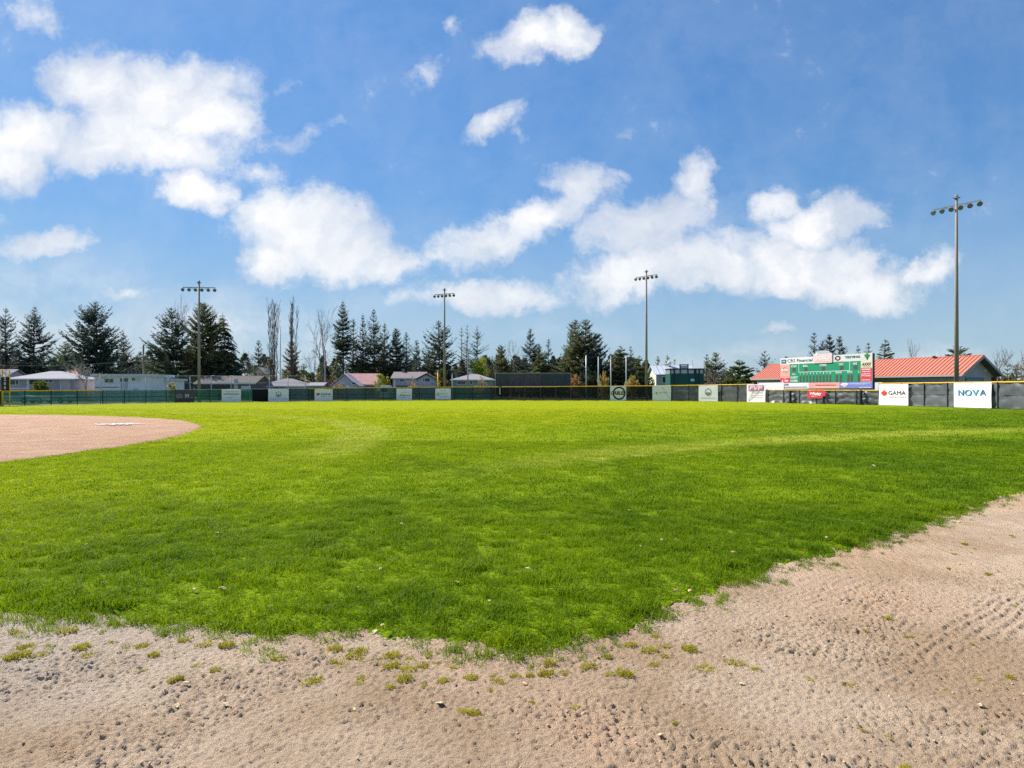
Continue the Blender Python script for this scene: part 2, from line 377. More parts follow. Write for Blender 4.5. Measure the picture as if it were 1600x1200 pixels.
def build_lawn():
    xs = np.concatenate([np.arange(-62, -9, 1.0), np.arange(-9, 12, .03), np.arange(12, 52.1, .8)])
    y0 = edge_y(xs)+.24+.14*fbm(xs*2.2, xs*0+8, 3); y1 = np.maximum(fence_back(xs)+1.5, y0+.5)
    fr = np.concatenate([[0, .0012, .003], np.linspace(0, 1, 46)[1:]**2.2]); fr.sort(); nr = len(fr)
    V = []
    V.append(np.stack([xs, y0-.004, np.full_like(xs, -.11)], 1))
    for k, t in enumerate(fr):
        y = y0+(y1-y0)*t
        z = lawn_h(xs, y)*np.clip((y-y0)*1.2, 0, 1)+.006-.045*(1-ss(y-y0, 0, .30))
        z = np.where(infield_r(xs, y) < R_INF-1.3, -.06, z)
        V.append(np.stack([xs, y, z], 1))
    V = np.concatenate(V); n = len(xs)
    i, j = np.meshgrid(np.arange(n-1), np.arange(nr)); i = i.ravel(); j = j.ravel()
    Q = np.stack([j*n+i, j*n+i+1, (j+1)*n+i+1, (j+1)*n+i], 1)
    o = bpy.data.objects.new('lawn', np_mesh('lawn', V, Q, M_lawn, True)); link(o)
    tag(o, 'bright green mown outfield lawn with a ragged front edge', kind='structure')
build_lawn()

# skinned infield: a disc of raked clay with slight relief
def build_infield():
    rs = np.concatenate([np.linspace(.2, R_INF-1, 40), np.linspace(R_INF-.9, R_INF, 8)]); n = 420
    th = np.linspace(0, 2*pi, n, endpoint=False); V = []
    for r in rs:
        rr = r+(.10*fbm(np.cos(th)*9, np.sin(th)*9, 3)+.22*fbm(np.cos(th)*2, np.sin(th)*2, 2) if r > R_INF-1.2 else 0)
        x = np.maximum(-38.2+rr*np.cos(th), -50.5); y = np.maximum(18+rr*np.sin(th), 5.8)
        z = .040+.012*fbm(x*.5, y*.5, 3)+.004*fbm(x*3, y*3, 2)-(.028*ss(np.full_like(x, r), R_INF-.25, R_INF))
        V.append(np.stack([x, y, z], 1))
    V.append(np.stack([np.maximum(-38.2+(R_INF+.05)*np.cos(th), -50.5), np.maximum(18+(R_INF+.05)*np.sin(th), 5.8), np.full_like(th, -.1)], 1))
    V = np.concatenate(V); k = len(rs)+1
    i, j = np.meshgrid(np.arange(n), np.arange(k-1)); i = i.ravel(); j = j.ravel()
    Q = np.stack([j*n+i, j*n+(i+1) % n, (j+1)*n+(i+1) % n, (j+1)*n+i], 1)
    o = bpy.data.objects.new('infield_dirt', np_mesh('infield_dirt', V, Q, M_infield, True)); link(o)
    tag(o, 'reddish raked clay infield curving in from the left', kind='structure')
    # thin spread of small whitish flakes over the clay
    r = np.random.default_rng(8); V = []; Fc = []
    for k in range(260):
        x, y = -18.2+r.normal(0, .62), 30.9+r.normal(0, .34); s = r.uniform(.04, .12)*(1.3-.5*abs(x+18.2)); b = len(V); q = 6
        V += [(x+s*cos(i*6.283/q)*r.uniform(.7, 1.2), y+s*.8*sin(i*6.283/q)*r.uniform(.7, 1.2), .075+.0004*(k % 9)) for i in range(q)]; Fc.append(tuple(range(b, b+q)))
    o = raw('pale_flakes', V, Fc, mat('flake_white', (.70,.65,.61), .9)); tag(o, 'thin white spread of lime dust on the infield clay', 'lime dust', kind='stuff')
build_infield()

# near dirt track with real relief: clods, scuffed hollows and rake lines
def dirt_h(x, y):
    h = .011*fbm(x*.55, y*.55, 3)-.035
    rough = ss(fbm(x*.75+4, y*.95-2, 3), -.02, .38)
    right = ss(x-.35*(y-3), 1.0, 2.2)
    rough = np.clip(rough+.75*ss(fbm(x*1.1+9, y*1.1, 2), 0.0, .5)*ss(3.9-y, 0, .7), 0, 1)
    c1 = fbm(x*15, y*15, 2); c2 = fbm(x*31+5, y*31, 2); c3 = fbm(x*46+5, y*46, 1)
    rid = 1-2*np.abs(pn(x*19+31, y*19+7))
    h = h+rough*(.0040*np.maximum(c1, -.3)+.0065*np.maximum(c2, -.25)+.0040*rid+.006*c3)+(.0088*np.maximum(c2, -.4)+.0085*c3)
    # rake / tyre lines that run along the track
    ux, uy = .79, .61
    s = -x*uy+y*ux; t = x*ux+y*uy
    wob = .06*fbm(x*.8, y*.8, 2)+.022*fbm(x*3, y*3, 2)
    ridg = np.sin((s+wob)*2*pi/.075)*.5+.5
    mk = right*ss(fbm(t*.35+2, s*1.6, 2), -.15, .25)*(1-.75*rough)
    h = h+mk*.0115*ridg*ridg*(.7+.6*c2)
    return h
def build_dirt():
    def axis(a, b, lo, hi, d, g):
        c = list(np.arange(lo, hi, d)); s = d; x = hi
        while x < b: c.append(x); s *= g; x += s
        s = d*g; x = lo-s
        while x > a: c.insert(0, x); s *= g; x -= s
        return np.array(c)
    xs = axis(-40, 60, -4.0, 4.8, .0108, 1.035); ys = axis(-8, 48, 2.4, 5.2, .0108, 1.03)
    gx, gy = np.meshgrid(xs, ys); z = dirt_h(gx, gy)
    far = ss(gy, 14, 24); z = z*(1-far)-.03*far
    V = np.stack([gx.ravel(), gy.ravel(), z.ravel()], 1); n = len(xs); k = len(ys)
    i, j = np.meshgrid(np.arange(n-1), np.arange(k-1)); i = i.ravel(); j = j.ravel()
    keep = gy[j, i] < edge_y(gx[j, i])+.85
    i = i[keep]; j = j[keep]
    Q = np.stack([j*n+i, j*n+i+1, (j+1)*n+i+1, (j+1)*n+i], 1)
    used = np.unique(Q); rm = np.full(len(V), -1); rm[used] = np.arange(len(used))
    o = bpy.data.objects.new('dirt_track', np_mesh('dirt_track', V[used], rm[Q], M_dirt, True)); link(o)
    tag(o, 'pale brown dirt track with clods and rake lines in front of the lawn', kind='structure')
build_dirt()

# loose clods and gravel crumbs
def ico():
    t = (1+5**.5)/2
    v = np.array([(-1,t,0),(1,t,0),(-1,-t,0),(1,-t,0),(0,-1,t),(0,1,t),(0,-1,-t),(0,1,-t),(t,0,-1),(t,0,1),(-t,0,-1),(-t,0,1)])/sqrt(1+t*t)
    f = np.array([(0,11,5),(0,5,1),(0,1,7),(0,7,10),(0,10,11),(1,5,9),(5,11,4),(11,10,2),(10,7,6),(7,1,8),(3,9,4),(3,4,2),(3,2,6),(3,6,8),(3,8,9),(4,9,5),(2,4,11),(6,2,10),(8,6,7),(9,8,1)])
    return v, f
def build_clods():
    v, f = ico(); n0 = 16000
    y = 2.2+RNG.random(n0)**1.3*7.5; x = (RNG.random(n0)-.5)*2*(y*.85+.8)
    d = fbm(x*.75+4, y*.95-2, 3)
    keep = (y < edge_y(x)-.05) & (RNG.random(n0) < .07+.42*ss(d, -.05, .4)); x = x[keep]; y = y[keep]; n = len(x)
    r = .0030+.0065*RNG.random(n)**3+(RNG.random(n) < .006)*.009
    z = dirt_h(x, y)+r*.25
    V = v[None]*(r[:, None, None]*np.array([1, 1, .7]))*(.7+.6*RNG.random((n, 12, 1)))
    a = RNG.random(n)*2*pi; ca, sa = np.cos(a)[:, None], np.sin(a)[:, None]
    V = np.stack([V[..., 0]*ca-V[..., 1]*sa, V[..., 0]*sa+V[..., 1]*ca, V[..., 2]], -1)+np.stack([x, y, z], 1)[:, None]
    Fc = (f[None]+12*np.arange(n)[:, None, None]).reshape(-1, 3)
    o = bpy.data.objects.new('dirt_clods', np_mesh('dirt_clods', V.reshape(-1, 3), Fc, mat('clod', (.55,.40,.25), .9, .2, 40))); link(o)
    tag(o, 'loose crumbs and small clods scattered over the dirt track', 'clods', kind='stuff')
build_clods()

# ------------------------------------------------------------ grass blades
def tuft_mesh(name, n, radius, h, w, lean, seed, m):
    r = np.random.default_rng(seed); V = []; Fc = []
    for k in range(n):
        a = r.random()*2*pi; d = radius*sqrt(r.random()); x, y = d*cos(a), d*sin(a)
        hh = h*(.55+.75*r.random()); ww = w*(.6+.7*r.random()); dr = r.random()*2*pi; ln = lean*(.3+1.2*r.random())*hh
        fa = r.random()*pi; ux, uy = cos(fa)*ww/2, sin(fa)*ww/2; lx, ly = cos(dr)*ln, sin(dr)*ln; b = len(V)
        V += [(x-ux, y-uy, -.006), (x+ux, y+uy, -.006), (x+lx*.35+ux*.8, y+ly*.35+uy*.8, hh*.6), (x+lx*.35-ux*.8, y+ly*.35-uy*.8, hh*.6), (x+lx, y+ly, hh*(1-.25*lean))]
        Fc += [(b, b+1, b+2, b+3), (b+3, b+2, b+4)]
    me = bpy.data.meshes.new(name); me.from_pydata(V, [], Fc); me.update(); me.materials.append(m); return me
def scatter(name, pts, scale, tufts, label, cat):
    col = bpy.data.collections.new(name+'_tufts')
    for t in tufts: col.objects.link(bpy.data.objects.new('blade_tuft', t))
    me = bpy.data.meshes.new(name); me.vertices.add(len(pts)); me.vertices.foreach_set('co', np.asarray(pts, np.float32).ravel())
    a = me.attributes.new('sc', 'FLOAT', 'POINT'); a.data.foreach_set('value', np.asarray(scale, np.float32))
    o = bpy.data.objects.new(name, me); link(o)
    ng = bpy.data.node_groups.new(name+'_scatter', 'GeometryNodeTree')
    ng.interface.new_socket('Geometry', in_out='INPUT', socket_type='NodeSocketGeometry'); ng.interface.new_socket('Geometry', in_out='OUTPUT', socket_type='NodeSocketGeometry')
    N = ng.nodes; L = ng.links; gi = N.new('NodeGroupInput'); go = N.new('NodeGroupOutput')
    ip = N.new('GeometryNodeInstanceOnPoints'); ci = N.new('GeometryNodeCollectionInfo')
    ci.inputs['Collection'].default_value = col; ci.inputs['Separate Children'].default_value = True; ci.inputs['Reset Children'].default_value = True
    ip.inputs['Pick Instance'].default_value = True
    rv = N.new('FunctionNodeRandomValue'); rv.data_type = 'FLOAT_VECTOR'; rv.inputs[0].default_value = (-.12, -.12, 0); rv.inputs[1].default_value = (.12, .12, 6.283)
    na = N.new('GeometryNodeInputNamedAttribute'); na.data_type = 'FLOAT'; na.inputs['Name'].default_value = 'sc'
    L.new(gi.outputs[0], ip.inputs['Points']); L.new(ci.outputs[0], ip.inputs['Instance']); L.new(rv.outputs[0], ip.inputs['Rotation'])
    L.new(na.outputs[0], ip.inputs['Scale']); L.new(ip.outputs[0], go.inputs[0])
    md = o.modifiers.new('scatter', 'NODES'); md.node_group = ng
    tag(o, label, cat, kind='stuff'); return o
def grass():
    def pts(y0, y1, dens, margin, sc):
        ymax = y1; n = int(dens*(y1-y0)*2*(ymax*.80+margin)); y = y0+RNG.random(n)*(y1-y0); x = (RNG.random(n)-.5)*2*(ymax*.80+margin)
        e = y-edge_y(x)
        k = (np.abs(x) < y*.80+margin) & (e > -.42) & (infield_r(x, y) > R_INF+.05) & (y < fence_back(x)-.5)
        k &= RNG.random(n) < ss(e+.30*fbm(x*3.5, y*3.5, 3), -.24, .28)*(1-.85*ss(y, 34, 60))
        x = x[k]; y = y[k]; e = e[k]
        s = sc*(.72+.5*RNG.random(len(x)))*(1+.34*fbm(x*1.3, y*1.3, 3)+.34*fbm(x*3.1+7, y*3.1, 2)); s = np.clip(s, sc*.40, sc*1.8)
        s *= .42+.58*ss(e, -.20, .40)
        bare = fbm(x*1.9+3, y*1.9, 3) > .62; drop = bare & (RNG.random(len(x)) < .45)
        for (qx, qy, qr) in ((548,882,.17),(450,905,.12),(592,985,.16),(757,862,.11),(300,918,.13),(870,805,.22),(1310,855,.22),(1060,930,.17),(180,900,.12),(1010,800,.2)):
            QY = 1664/(qy-611); QX = PX(qx, QY); drop |= (np.hypot(x-QX, (y-QY)*.8)+.10*fbm(x*6, y*6, 2) < qr) & (RNG.random(len(x)) < .85)
        x, y, s, e = x[~drop], y[~drop], s[~drop], e[~drop]
        z = lawn_h(x, y)*np.clip((e-.24)*1.2, 0, 1)+.004-.045*(1-ss(e-.24, 0, .30))
        z = np.where(e < .75, np.maximum(z, dirt_h(x, y)-.003), z)
        return np.stack([x, y, z], 1), s
    A = [tuft_mesh('blades', 34, .070, .044+.004*i, .0048, .75, i, M_blade) for i in range(7)]
    p, s = pts(3.8, 9.5, 165, 1.6, 1.0); scatter('grass', p, s, A, 'dense short green grass blades of the near lawn', 'grass')
    Bt = [tuft_mesh('blades', 34, .15, .046, .0095, .7, 20+i, M_blade) for i in range(6)]
    p, s = pts(9.5, 21, 48, 2.5, 1.0); scatter('grass', p, s, Bt, 'short green grass blades across the middle of the lawn', 'grass')
    Ct = [tuft_mesh('blades', 34, .42, .040, .021, .7, 40+i, M_blade) for i in range(5)]
    p, s = pts(21, 60, 7.0, 5, 1.0); scatter('grass', p, s, Ct, 'short bright grass blades of the far outfield', 'grass')
grass()

# yellowing tufts on the dirt just outside the lawn edge
def dirt_tufts():
    M = mat('tuft_blade', (.42,.38,.03), .8, .3, 9, trans=.35)
    me = [tuft_mesh('grass_tuft', 130, .058, .028, .0055, 1.2, 60+i, M) for i in range(5)]
    r = random.Random(5); k = 0
    fixed = [(75,480),(130,470),(160,410),(100,330),(260,460),(300,400),(420,320),(510,420),(550,460),(580,320),(690,385),(740,330),(800,420),(870,550),(890,410),(960,470),(1230,525),(1150,380),(1270,400),(1100,620),(1345,555),(1390,475),(1420,410)]
    P = [(x/4, 900+y/4) for x, y in fixed]
    P += [(400+x/4, 900+y/4) for x, y in [(140,490),(285,598),(350,625),(485,505),(490,425),(540,520),(610,470),(670,490),(650,440),(660,600),(640,640),(770,485),(840,535),(850,470),(945,550),(960,480),(930,615),(840,658),(1040,530),(1080,470),(1130,510),(1220,540),(1290,490),(1050,650),(1170,620),(1230,615),(1290,808),(1340,605),(1360,820),(1480,585),(1500,620),(1560,640),(1570,550),(1475,670)]]
    P += [(800+x/4, 900+y/4) for x, y in [(20,590),(110,520),(110,585),(210,575),(240,515),(325,565),(480,530),(490,440),(600,470),(620,575),(700,580),(740,400),(860,430),(890,515),(960,405),(965,465),(900,345),(1110,430),(1390,512),(1520,550),(1210,550),(845,800),(1015,885),(120,745),(1550,920),(400,780)]]
    P += [(1200+x/4, 900+y/4) for x, y in [(1320,605),(590,930),(750,965),(265,610),(510,645),(1515,600),(1550,160),(1320,155),(1270,395),(300,440),(610,320),(880,345),(750,240),(1110,675),(1330,930),(120,1030),(870,1185)]]
    P += [(1200+x/4, 640+y/4) for x, y in [(1390,785),(1430,830),(1285,850),(1275,875),(1230,822),(1175,840),(1520,775),(1535,825),(1070,960),(1130,975),(1005,830),(785,915),(1380,1010),(1165,885)]]
    for (px, py) in P:
        Y = 1664/(py-611); X = PX(px, Y)
        if Y > edge_y(np.array([X]))[0]+.02: continue
        o = bpy.data.objects.new('grass_tuft', me[k % 5]); link(o); k += 1
        s = r.uniform(.38, .95)*(1.0 if py < 1060 and px < 1150 else .62)
        o.location = (X, Y, float(dirt_h(np.array([X]), np.array([Y]))[0])-.003); o.rotation_euler = (0, 0, r.random()*6.28); o.scale = (s*r.uniform(.8, 1.3), s*r.uniform(.7, 1.2), s*r.uniform(.8, 1.7))
        tag(o, 'small yellow-green grass tuft rooted alone in the bare dirt', 'grass tuft', 'grass tufts on the bare dirt')
dirt_tufts()

# dry leaves lying about
def leaves():
    M = [mat('dry_leaf_tan', (.56,.37,.18), .7, .2, 60), mat('dry_leaf_brown', (.27,.14,.07), .7, .2, 60), mat('dry_leaf_pale', (.62,.48,.28), .7, .15, 60)]
    pts = [(0,.5),(.3,.36),(.55,.16),(.62,0),(.5,-.2),(.25,-.36),(0,-.5),(-.2,-.3),(-.34,0),(-.2,.28)]
    r = random.Random(11)
    L = [(716,813,2),(626,824,2),(594,895,2),(646,918,1),(714,917,0),(558,925,0),(764,947,2),(597,985,0),(585,996,2),(825,895,2),(1000,859,2),(1033,849,2),(1056,848,1),(983,802,0),(1160,804,0),(1146,869,0),(1077,930,0),(1292,845,2),(1366,731,2),(822,1058,0),(350,928,1),(302,928,2),(345,926,2),(133,857,1),(1500,812,2),(340,838,2),(1365,730,2),(760,862,1),(688,1092,2),(555,1101,2),(1160,1060,2),(1030,1142,2),(1533,1095,2),(900,665,2),(1582,753,2),(1057,930,1),(292,1063,2),(355,1093,2),(278,1095,2)]
    for (px, py, c) in L:
        Y = 1664/(py-611); X = PX(px, Y); s = r.uniform(.022, .038)*(1+.03*Y)
        V = [(0, 0, .012)]+[(x*s, y*s*1.5, s*(.12+.35*abs(x))+r.uniform(-.004, .004)) for x, y in pts]
        V += [(x, y, z-.003) for x, y, z in V]; q = len(pts)+1
        Fc = [(0, 1+i, 1+(i+1) % 10) for i in range(10)]+[(q, q+1+(i+1) % 10, q+1+i) for i in range(10)]+[(1+i, q+1+i, q+1+(i+1) % 10, 1+(i+1) % 10) for i in range(10)]
        on = Y > edge_y(np.array([X]))[0]
        z = .035 if on else float(dirt_h(np.array([X]), np.array([Y]))[0])+.004
        o = raw('fallen_leaf', V, Fc, M[c], loc=(X, Y, z), rotz=r.random()*6.28); o.rotation_euler[0] = r.uniform(-.4, .4)
        kind = ('tan', 'brown', 'pale')[c]
        tag(o, f'curled {kind} dry leaf lying on the {"lawn grass" if on else "dirt track"}', 'leaf', f'{kind} dry leaves on the {"lawn" if on else "dirt"}')
leaves()
# ------------------------------------------------------------ outfield fence
FP = [(-90,638.5,611),(-40,636.5,610.3),(5,634.5,609.8),(60,633.2,609.6),(120,632,609.4),(190,630.7,609.2),(260,629.5,608.8),(320,628.8,608.2),(380,628.3,607.6),(440,627.6,606.9),(500,627,606),(560,626.6,605.4),(600,626.3,605),(650,626,604.6),
      (700,625.8,604.2),(770,625.8,604),(850,626,603.6),(910,626.2,603),(965,626.5,602.6),(1010,626.8,602.2),(1055,627.1,601.7),(1110,627.7,600.8),(1178,628.8,599.6),(1230,630,599.2),(1280,631.2,598.8),(1330,632.3,598.4),(1374,633.2,598.1),(1420,634.4,597.6),(1470,635.9,597),(1525,637.7,596.2),(1599,640.2,595.2),(1700,644,593.4)]
_px = np.array([p[0] for p in FP], float); _yb = np.array([p[1] for p in FP]); _yt = np.array([p[2] for p in FP])
def fY(px): return 1664/(float(np.interp(px, _px, _yb))-611)
def fpos(px, back=0.0): Y = fY(px); return np.array([PX(px, Y), Y])
def ftop(px): return PZ(float(np.interp(px, _px, _yt)), fY(px))
def fdir(px):
    d = fpos(px+6)-fpos(px-6); return d/np.linalg.norm(d)
M_yel = mat('safety_yellow', (.72,.40,.02), .55, .12, 4, spec=.3)
M_galv = mat('galvanised_steel', (.46,.47,.48), .45, .12, 6, metal=.35)
M_post = mat('black_fence_post', (.018,.024,.022), .6)
M_gscr = mat('green_windscreen', (.010,.055,.038), .8, .18, .8, trans=.45, alpha=.80, bump=.2, bscale=8)
M_dscr = mat('dark_green_windscreen', (.010,.034,.026), .85, .25, .5, trans=.3, alpha=.84, bump=.2, bscale=8)
M_bscr = mat('black_windscreen', (.010,.014,.016), .85, .3, .5, trans=.25, alpha=.86, bump=.2, bscale=8)
M_kscr = mat('solid_black_windscreen', (.007,.008,.011), .85, .2, 1)
M_sscr = mat('slate_windscreen', (.105,.112,.125), .40, .22, 1.2, trans=.12, alpha=.93, bump=.35, bscale=5, spec=.5)
def fence(name, label, px0, px1, screen, cap, top=None, wave=.015, step=3.0, ridge=False):
    t = thing(name, label, 'fence', (*fpos((px0+px1)/2), 0), 0, 'outfield fence stretches')
    ox, oy = t.location[0], t.location[1]
    q = np.linspace(px0, px1, 400); P = np.array([fpos(a) for a in q]); s = np.concatenate([[0], np.cumsum(np.linalg.norm(np.diff(P, axis=0), axis=1))])
    n = max(1, round(s[-1]/step)); marks = np.interp(np.linspace(0, s[-1], n+1), s, q)
    H = top or ftop
    for i, a in enumerate(marks):
        p = fpos(a); d = fdir(a); nrm = np.array([d[1], -d[0]]); c = p+nrm*.06
        MB().tube((c[0]-ox, c[1]-oy, -.05), (c[0]-ox, c[1]-oy, H(a)-.04), .045, n=8).build('post', M_post if cap is not M_galv or True else M_galv, t)
    for i in range(n):
        a, b = marks[i], marks[i+1]; k = 14; r = 7; V = []; rs = random.Random(i*7+int(px0))
        ph = [rs.uniform(0, 6.3) for _ in range(6)]; pk = rs.uniform(.35, .65)
        for j in range(r+1):
            for u in range(k+1):
                f = u/k; x = a+(b-a)*f; p = fpos(x); d = fdir(x); nrm = np.array([d[1], -d[0]])
                hz = .06+(H(x)-.14)*j/r; tent = max(0, 1-abs(f-pk)/.5)
                wv = wave*(sin(9*f+ph[0]+j*.4)*.5+sin(4.2*j+ph[1]+2.6*tent*(1 if ridge else .3))+.5*sin(17*f+ph[2]+j))*sin(pi*f)**.3
                if j == 0: hz += .03*sin(5*f+ph[3])
                c = p+nrm*wv; V.append((c[0]-ox, c[1]-oy, hz))
        Fc = [(j*(k+1)+u, j*(k+1)+u+1, (j+1)*(k+1)+u+1, (j+1)*(k+1)+u) for j in range(r) for u in range(k)]
        m = screen(a, b) if callable(screen) else screen
        raw('screen_panel', V, Fc, m, t, True)
        # cap or rail along the top of this bay
        rr = .072 if cap is M_yel else .035; mb = MB(); sg = 4
        for e in range(sg):
            x0 = a+(b-a)*e/sg; x1 = a+(b-a)*(e+1)/sg; p0, p1 = fpos(x0), fpos(x1)
            sag = lambda f: -.012*sin(pi*f)+rs.uniform(-.004, .004)
            mb.tube((p0[0]-ox, p0[1]-oy, H(x0)-rr+sag(e/sg)), (p1[0]-ox, p1[1]-oy, H(x1)-rr+sag((e+1)/sg)), rr, n=10, caps=False)
        mb.build('cap_rail', cap, t, True)
        mb = MB(); p0, p1 = fpos(a), fpos(b); d = fdir((a+b)/2); nn = np.array([d[1], -d[0]])*-.05
        mb.tube((p0[0]+nn[0]-ox, p0[1]+nn[1]-oy, H(a)*.5), (p1[0]+nn[0]-ox, p1[1]+nn[1]-oy, H(b)*.5), .03, n=6); mb.build('mid_rail', M_post, t)
    return t
fence('screened_fence', 'green screened chain-link fence with yellow cap at the far left end', -85, 160, M_gscr, M_yel)
fence('screened_fence', 'green screened fence with thin grey top rail in front of the houses', 160, 482, lambda a, b: M_kscr if 390 < (a+b)/2 < 420 else (M_dscr if (a+b)/2 > 420 else M_gscr), M_galv)
fence('screened_fence', 'long near-black screened fence with yellow cap below the dark backdrop screen', 482, 1050, lambda a, b: M_dscr if (a+b)/2 < 770 else M_bscr, M_yel)
fence('screened_fence', 'charcoal screened fence with yellow cap left of the scoreboard', 1050, 1178, M_sscr, M_yel, wave=.05)
def low_top(px): return PZ(float(np.interp(px, [1178, 1280, 1374], [608.3, 608.8, 609.0])), fY(px))
lowf = fence('screened_fence', 'lower fence with rippled slate screen and yellow cap below the scoreboard', 1178, 1374, M_sscr, M_yel, top=low_top, wave=.12, ridge=True)
fence('screened_fence', 'taller slate screened fence with yellow cap right of the scoreboard', 1374, 1700, M_sscr, M_yel, wave=.085, ridge=True)
# padded columns in front of the low fence
M_pad = mat('navy_pad', (.022,.026,.040), .55)
for i, px in enumerate((1238, 1290, 1348)):
    p = fpos(px); d = fdir(px); nr = np.array([d[1], -d[0]]); c = p+nr*.35; h = 1.72 if i != 1 else 1.0
    t = thing('column_pad', ('dark padded column at the left under the scoreboard', 'short dark padded column below the red banner', 'dark padded column at the right under the scoreboard')[i], 'column pad', (*c, 0), atan2(d[1], d[0]), 'padded scoreboard columns')
    w = .2 if i != 1 else .16
    MB().lathe([(w, -.02), (w, .05), (w*.92, .12), (w*.92, h-.1), (w*.8, h-.02), (w*.5, h)], 14).build('pad', M_pad, t, True)
    MB().lathe([(w+.28, -.02), (w+.26, .05), (w+.05, .14), (w, .16)], 14).build('skirt', mat('black_mat', (.012,.012,.014), .8), t, True)
# pale boards behind the low fence on each side of the scoreboard
for (a, b, lab) in ((1180, 1219.5, 'blank white board left of the scoreboard above the low fence'), (1362, 1373, 'blank pale board right of the scoreboard above the low fence')):
    p0, p1 = fpos(a), fpos(b); d = (p1-p0)/np.linalg.norm(p1-p0); nr = np.array([d[1], -d[0]]); c = (p0+p1)/2-nr*.6; w = np.linalg.norm(p1-p0)
    t = thing('white_board', lab, 'board', (*c, 0), atan2(d[1], d[0]))
    MB().box(-w/2, w/2, -.04, .04, 1.0, PZ(597.8 if a < 1300 else 597.4, fY((a+b)/2))).build('panel', mat('white_board_paint', (.68,.70,.73), .6, .06, 2), t)
    for sx in (-1, 1): MB().box(sx*(w/2-.1)-.05, sx*(w/2-.1)+.05, .04, .12, -.1, 2.2).build('leg', M_post, t)

# ------------------------------------------------------------ banners hung on the fence
M_white = mat('banner_white', (.80,.80,.82), .5, .04, 2, spec=.4, trans=.05)
M_offw = mat('banner_offwhite', (.91,.88,.92), .55, .04, 2, spec=.4, trans=.08)  # colour lifted and tinted to offset shade and green bounce from the lawn
M_char = mat('banner_charcoal', (.085,.068,.072), .6, .1, 2)
M_ink = mat('print_black', (.02,.02,.025), .6); M_red = mat('print_red', (.62,.03,.05), .5); M_grey = mat('print_grey', (.30,.31,.33), .6)
M_lgrey = mat('print_light_grey', (.52,.53,.56), .6); M_pink = mat('print_pink', (.78,.30,.34), .6); M_navy = mat('print_navy', (.02,.03,.12), .5)
M_blue = mat('print_blue', (.03,.20,.42), .5); M_purple = mat('print_purple', (.30,.13,.27), .6); M_ygreen = mat('print_olive', (.55,.50,.18), .6)
M_lpink = mat('print_pale_pink', (.80,.50,.52), .6); M_prw = mat('print_white', (.82,.82,.82), .5)
def bars(parent, x0, x1, z, h, m, seed=1, y=-.03, name='small_print'):
    r = random.Random(seed); mb = MB(); x = x0
    while x < x1-h*.4:
        w = min(r.uniform(.5, 1.6)*h, x1-x); mb.box(x, x+w, y-.002, y, z-h/2, z+h/2); x += w+h*.35
    return mb.build(name, m, parent)
def ring(parent, x, z, r, w, m, name='ring', y=-.03, n=40):
    mb = MB(); V = []; Fc = []
    for i in range(n):
        t = 2*pi*i/n
        for rr in (r, r-w): V.append((x+rr*cos(t), y, z+rr*sin(t)))
    for i in range(n): j = (i+1) % n; Fc.append((2*i, 2*j, 2*j+1, 2*i+1))
    return mb.add(V, Fc).build(name, m, parent)
def poly(parent, pts, m, name, y=-.03):
    return MB().prism(pts, y-.002, y).build(name, m, parent)
def banner(label, px0, px1, y0, y1, m, wrinkle=.012, seed=0):
    p0, p1 = fpos(px0), fpos(px1); d = p1-p0; w = np.linalg.norm(d); d /= w; nr = np.array([d[1], -d[0]]); Y = fY((px0+px1)/2)
    z0, z1 = max(.04, PZ(y1, Y)), PZ(y0, Y); c = (p0+p1)/2+nr*.24
    t = thing('fence_banner', label, 'banner', (*c, 0), atan2(d[1], d[0]), 'advertising banners on the outfield fence')
    k, r = 16, 10; V = []; rs = random.Random(seed); ph = [rs.uniform(0, 6) for _ in range(4)]
    for side in (0, .02):
        for j in range(r+1):
            for u in range(k+1):
                f, g = u/k, j/r; wv = wrinkle*(sin(7*f+5*g+ph[0])*.5+sin(3*f-6*g+ph[1])*.6)
                V.append(((f-.5)*w, side+wv, z0+(z1-z0)*g))
    n = (k+1)*(r+1); Fc = []
    for j in range(r):
        for u in range(k):
            a = j*(k+1)+u; q = (a, a+1, a+k+2, a+k+1); Fc.append(q); Fc.append(tuple(n+i for i in reversed(q)))
    raw('sheet', V, Fc, m, t, True)
    e = MB()
    for sx in (-1, 1):
        for zz in (z0+.06, z1-.06): e.lathe([(.035, -.004), (.035, .004)], 8, (sx*(w/2-.06), -.03, zz))
    e.build('eyelet', M_galv, t)
    return t, w, z0, z1
M_maple = [(0,1),(.12,.68),(.34,.80),(.27,.36),(.52,.58),(.60,.42),(.92,.48),(.80,.20),(.96,.06),(.50,-.28),(.56,-.46),(.06,-.38),(.05,-.72),(-.05,-.72),(-.06,-.38),(-.56,-.46),(-.50,-.28),(-.96,.06),(-.80,.20),(-.92,.48),(-.60,.42),(-.52,.58),(-.27,.36),(-.34,.80),(-.12,.68)]
def maple(t, x, z, s, m):
    pts = [(x+a*s, z+b*s) for a, b in M_maple]; c = (x, z)
    V = [(c[0], -.03, c[1])]+[(a, -.03, b) for a, b in pts]; n = len(pts)
    return raw('maple_leaf', V, [(0, 1+(i+1) % n, 1+i) for i in range(n)], m, t)
def arch_logo(t, x, z, r, m):
    ring(t, x, z, r, r*.14, m, 'logo_ring')
    for (dx, h, ww) in ((-.52, .55, .2), (0, .85, .26), (.52, .55, .2)):
        mb = MB(); mb.box(x+dx*r-ww*r/2, x+dx*r+ww*r/2, -.032, -.03, z-r*.82+abs(dx)*r*.35, z-r*.82+h*r+abs(dx)*r*.35); mb.build('logo_bar', m, t)
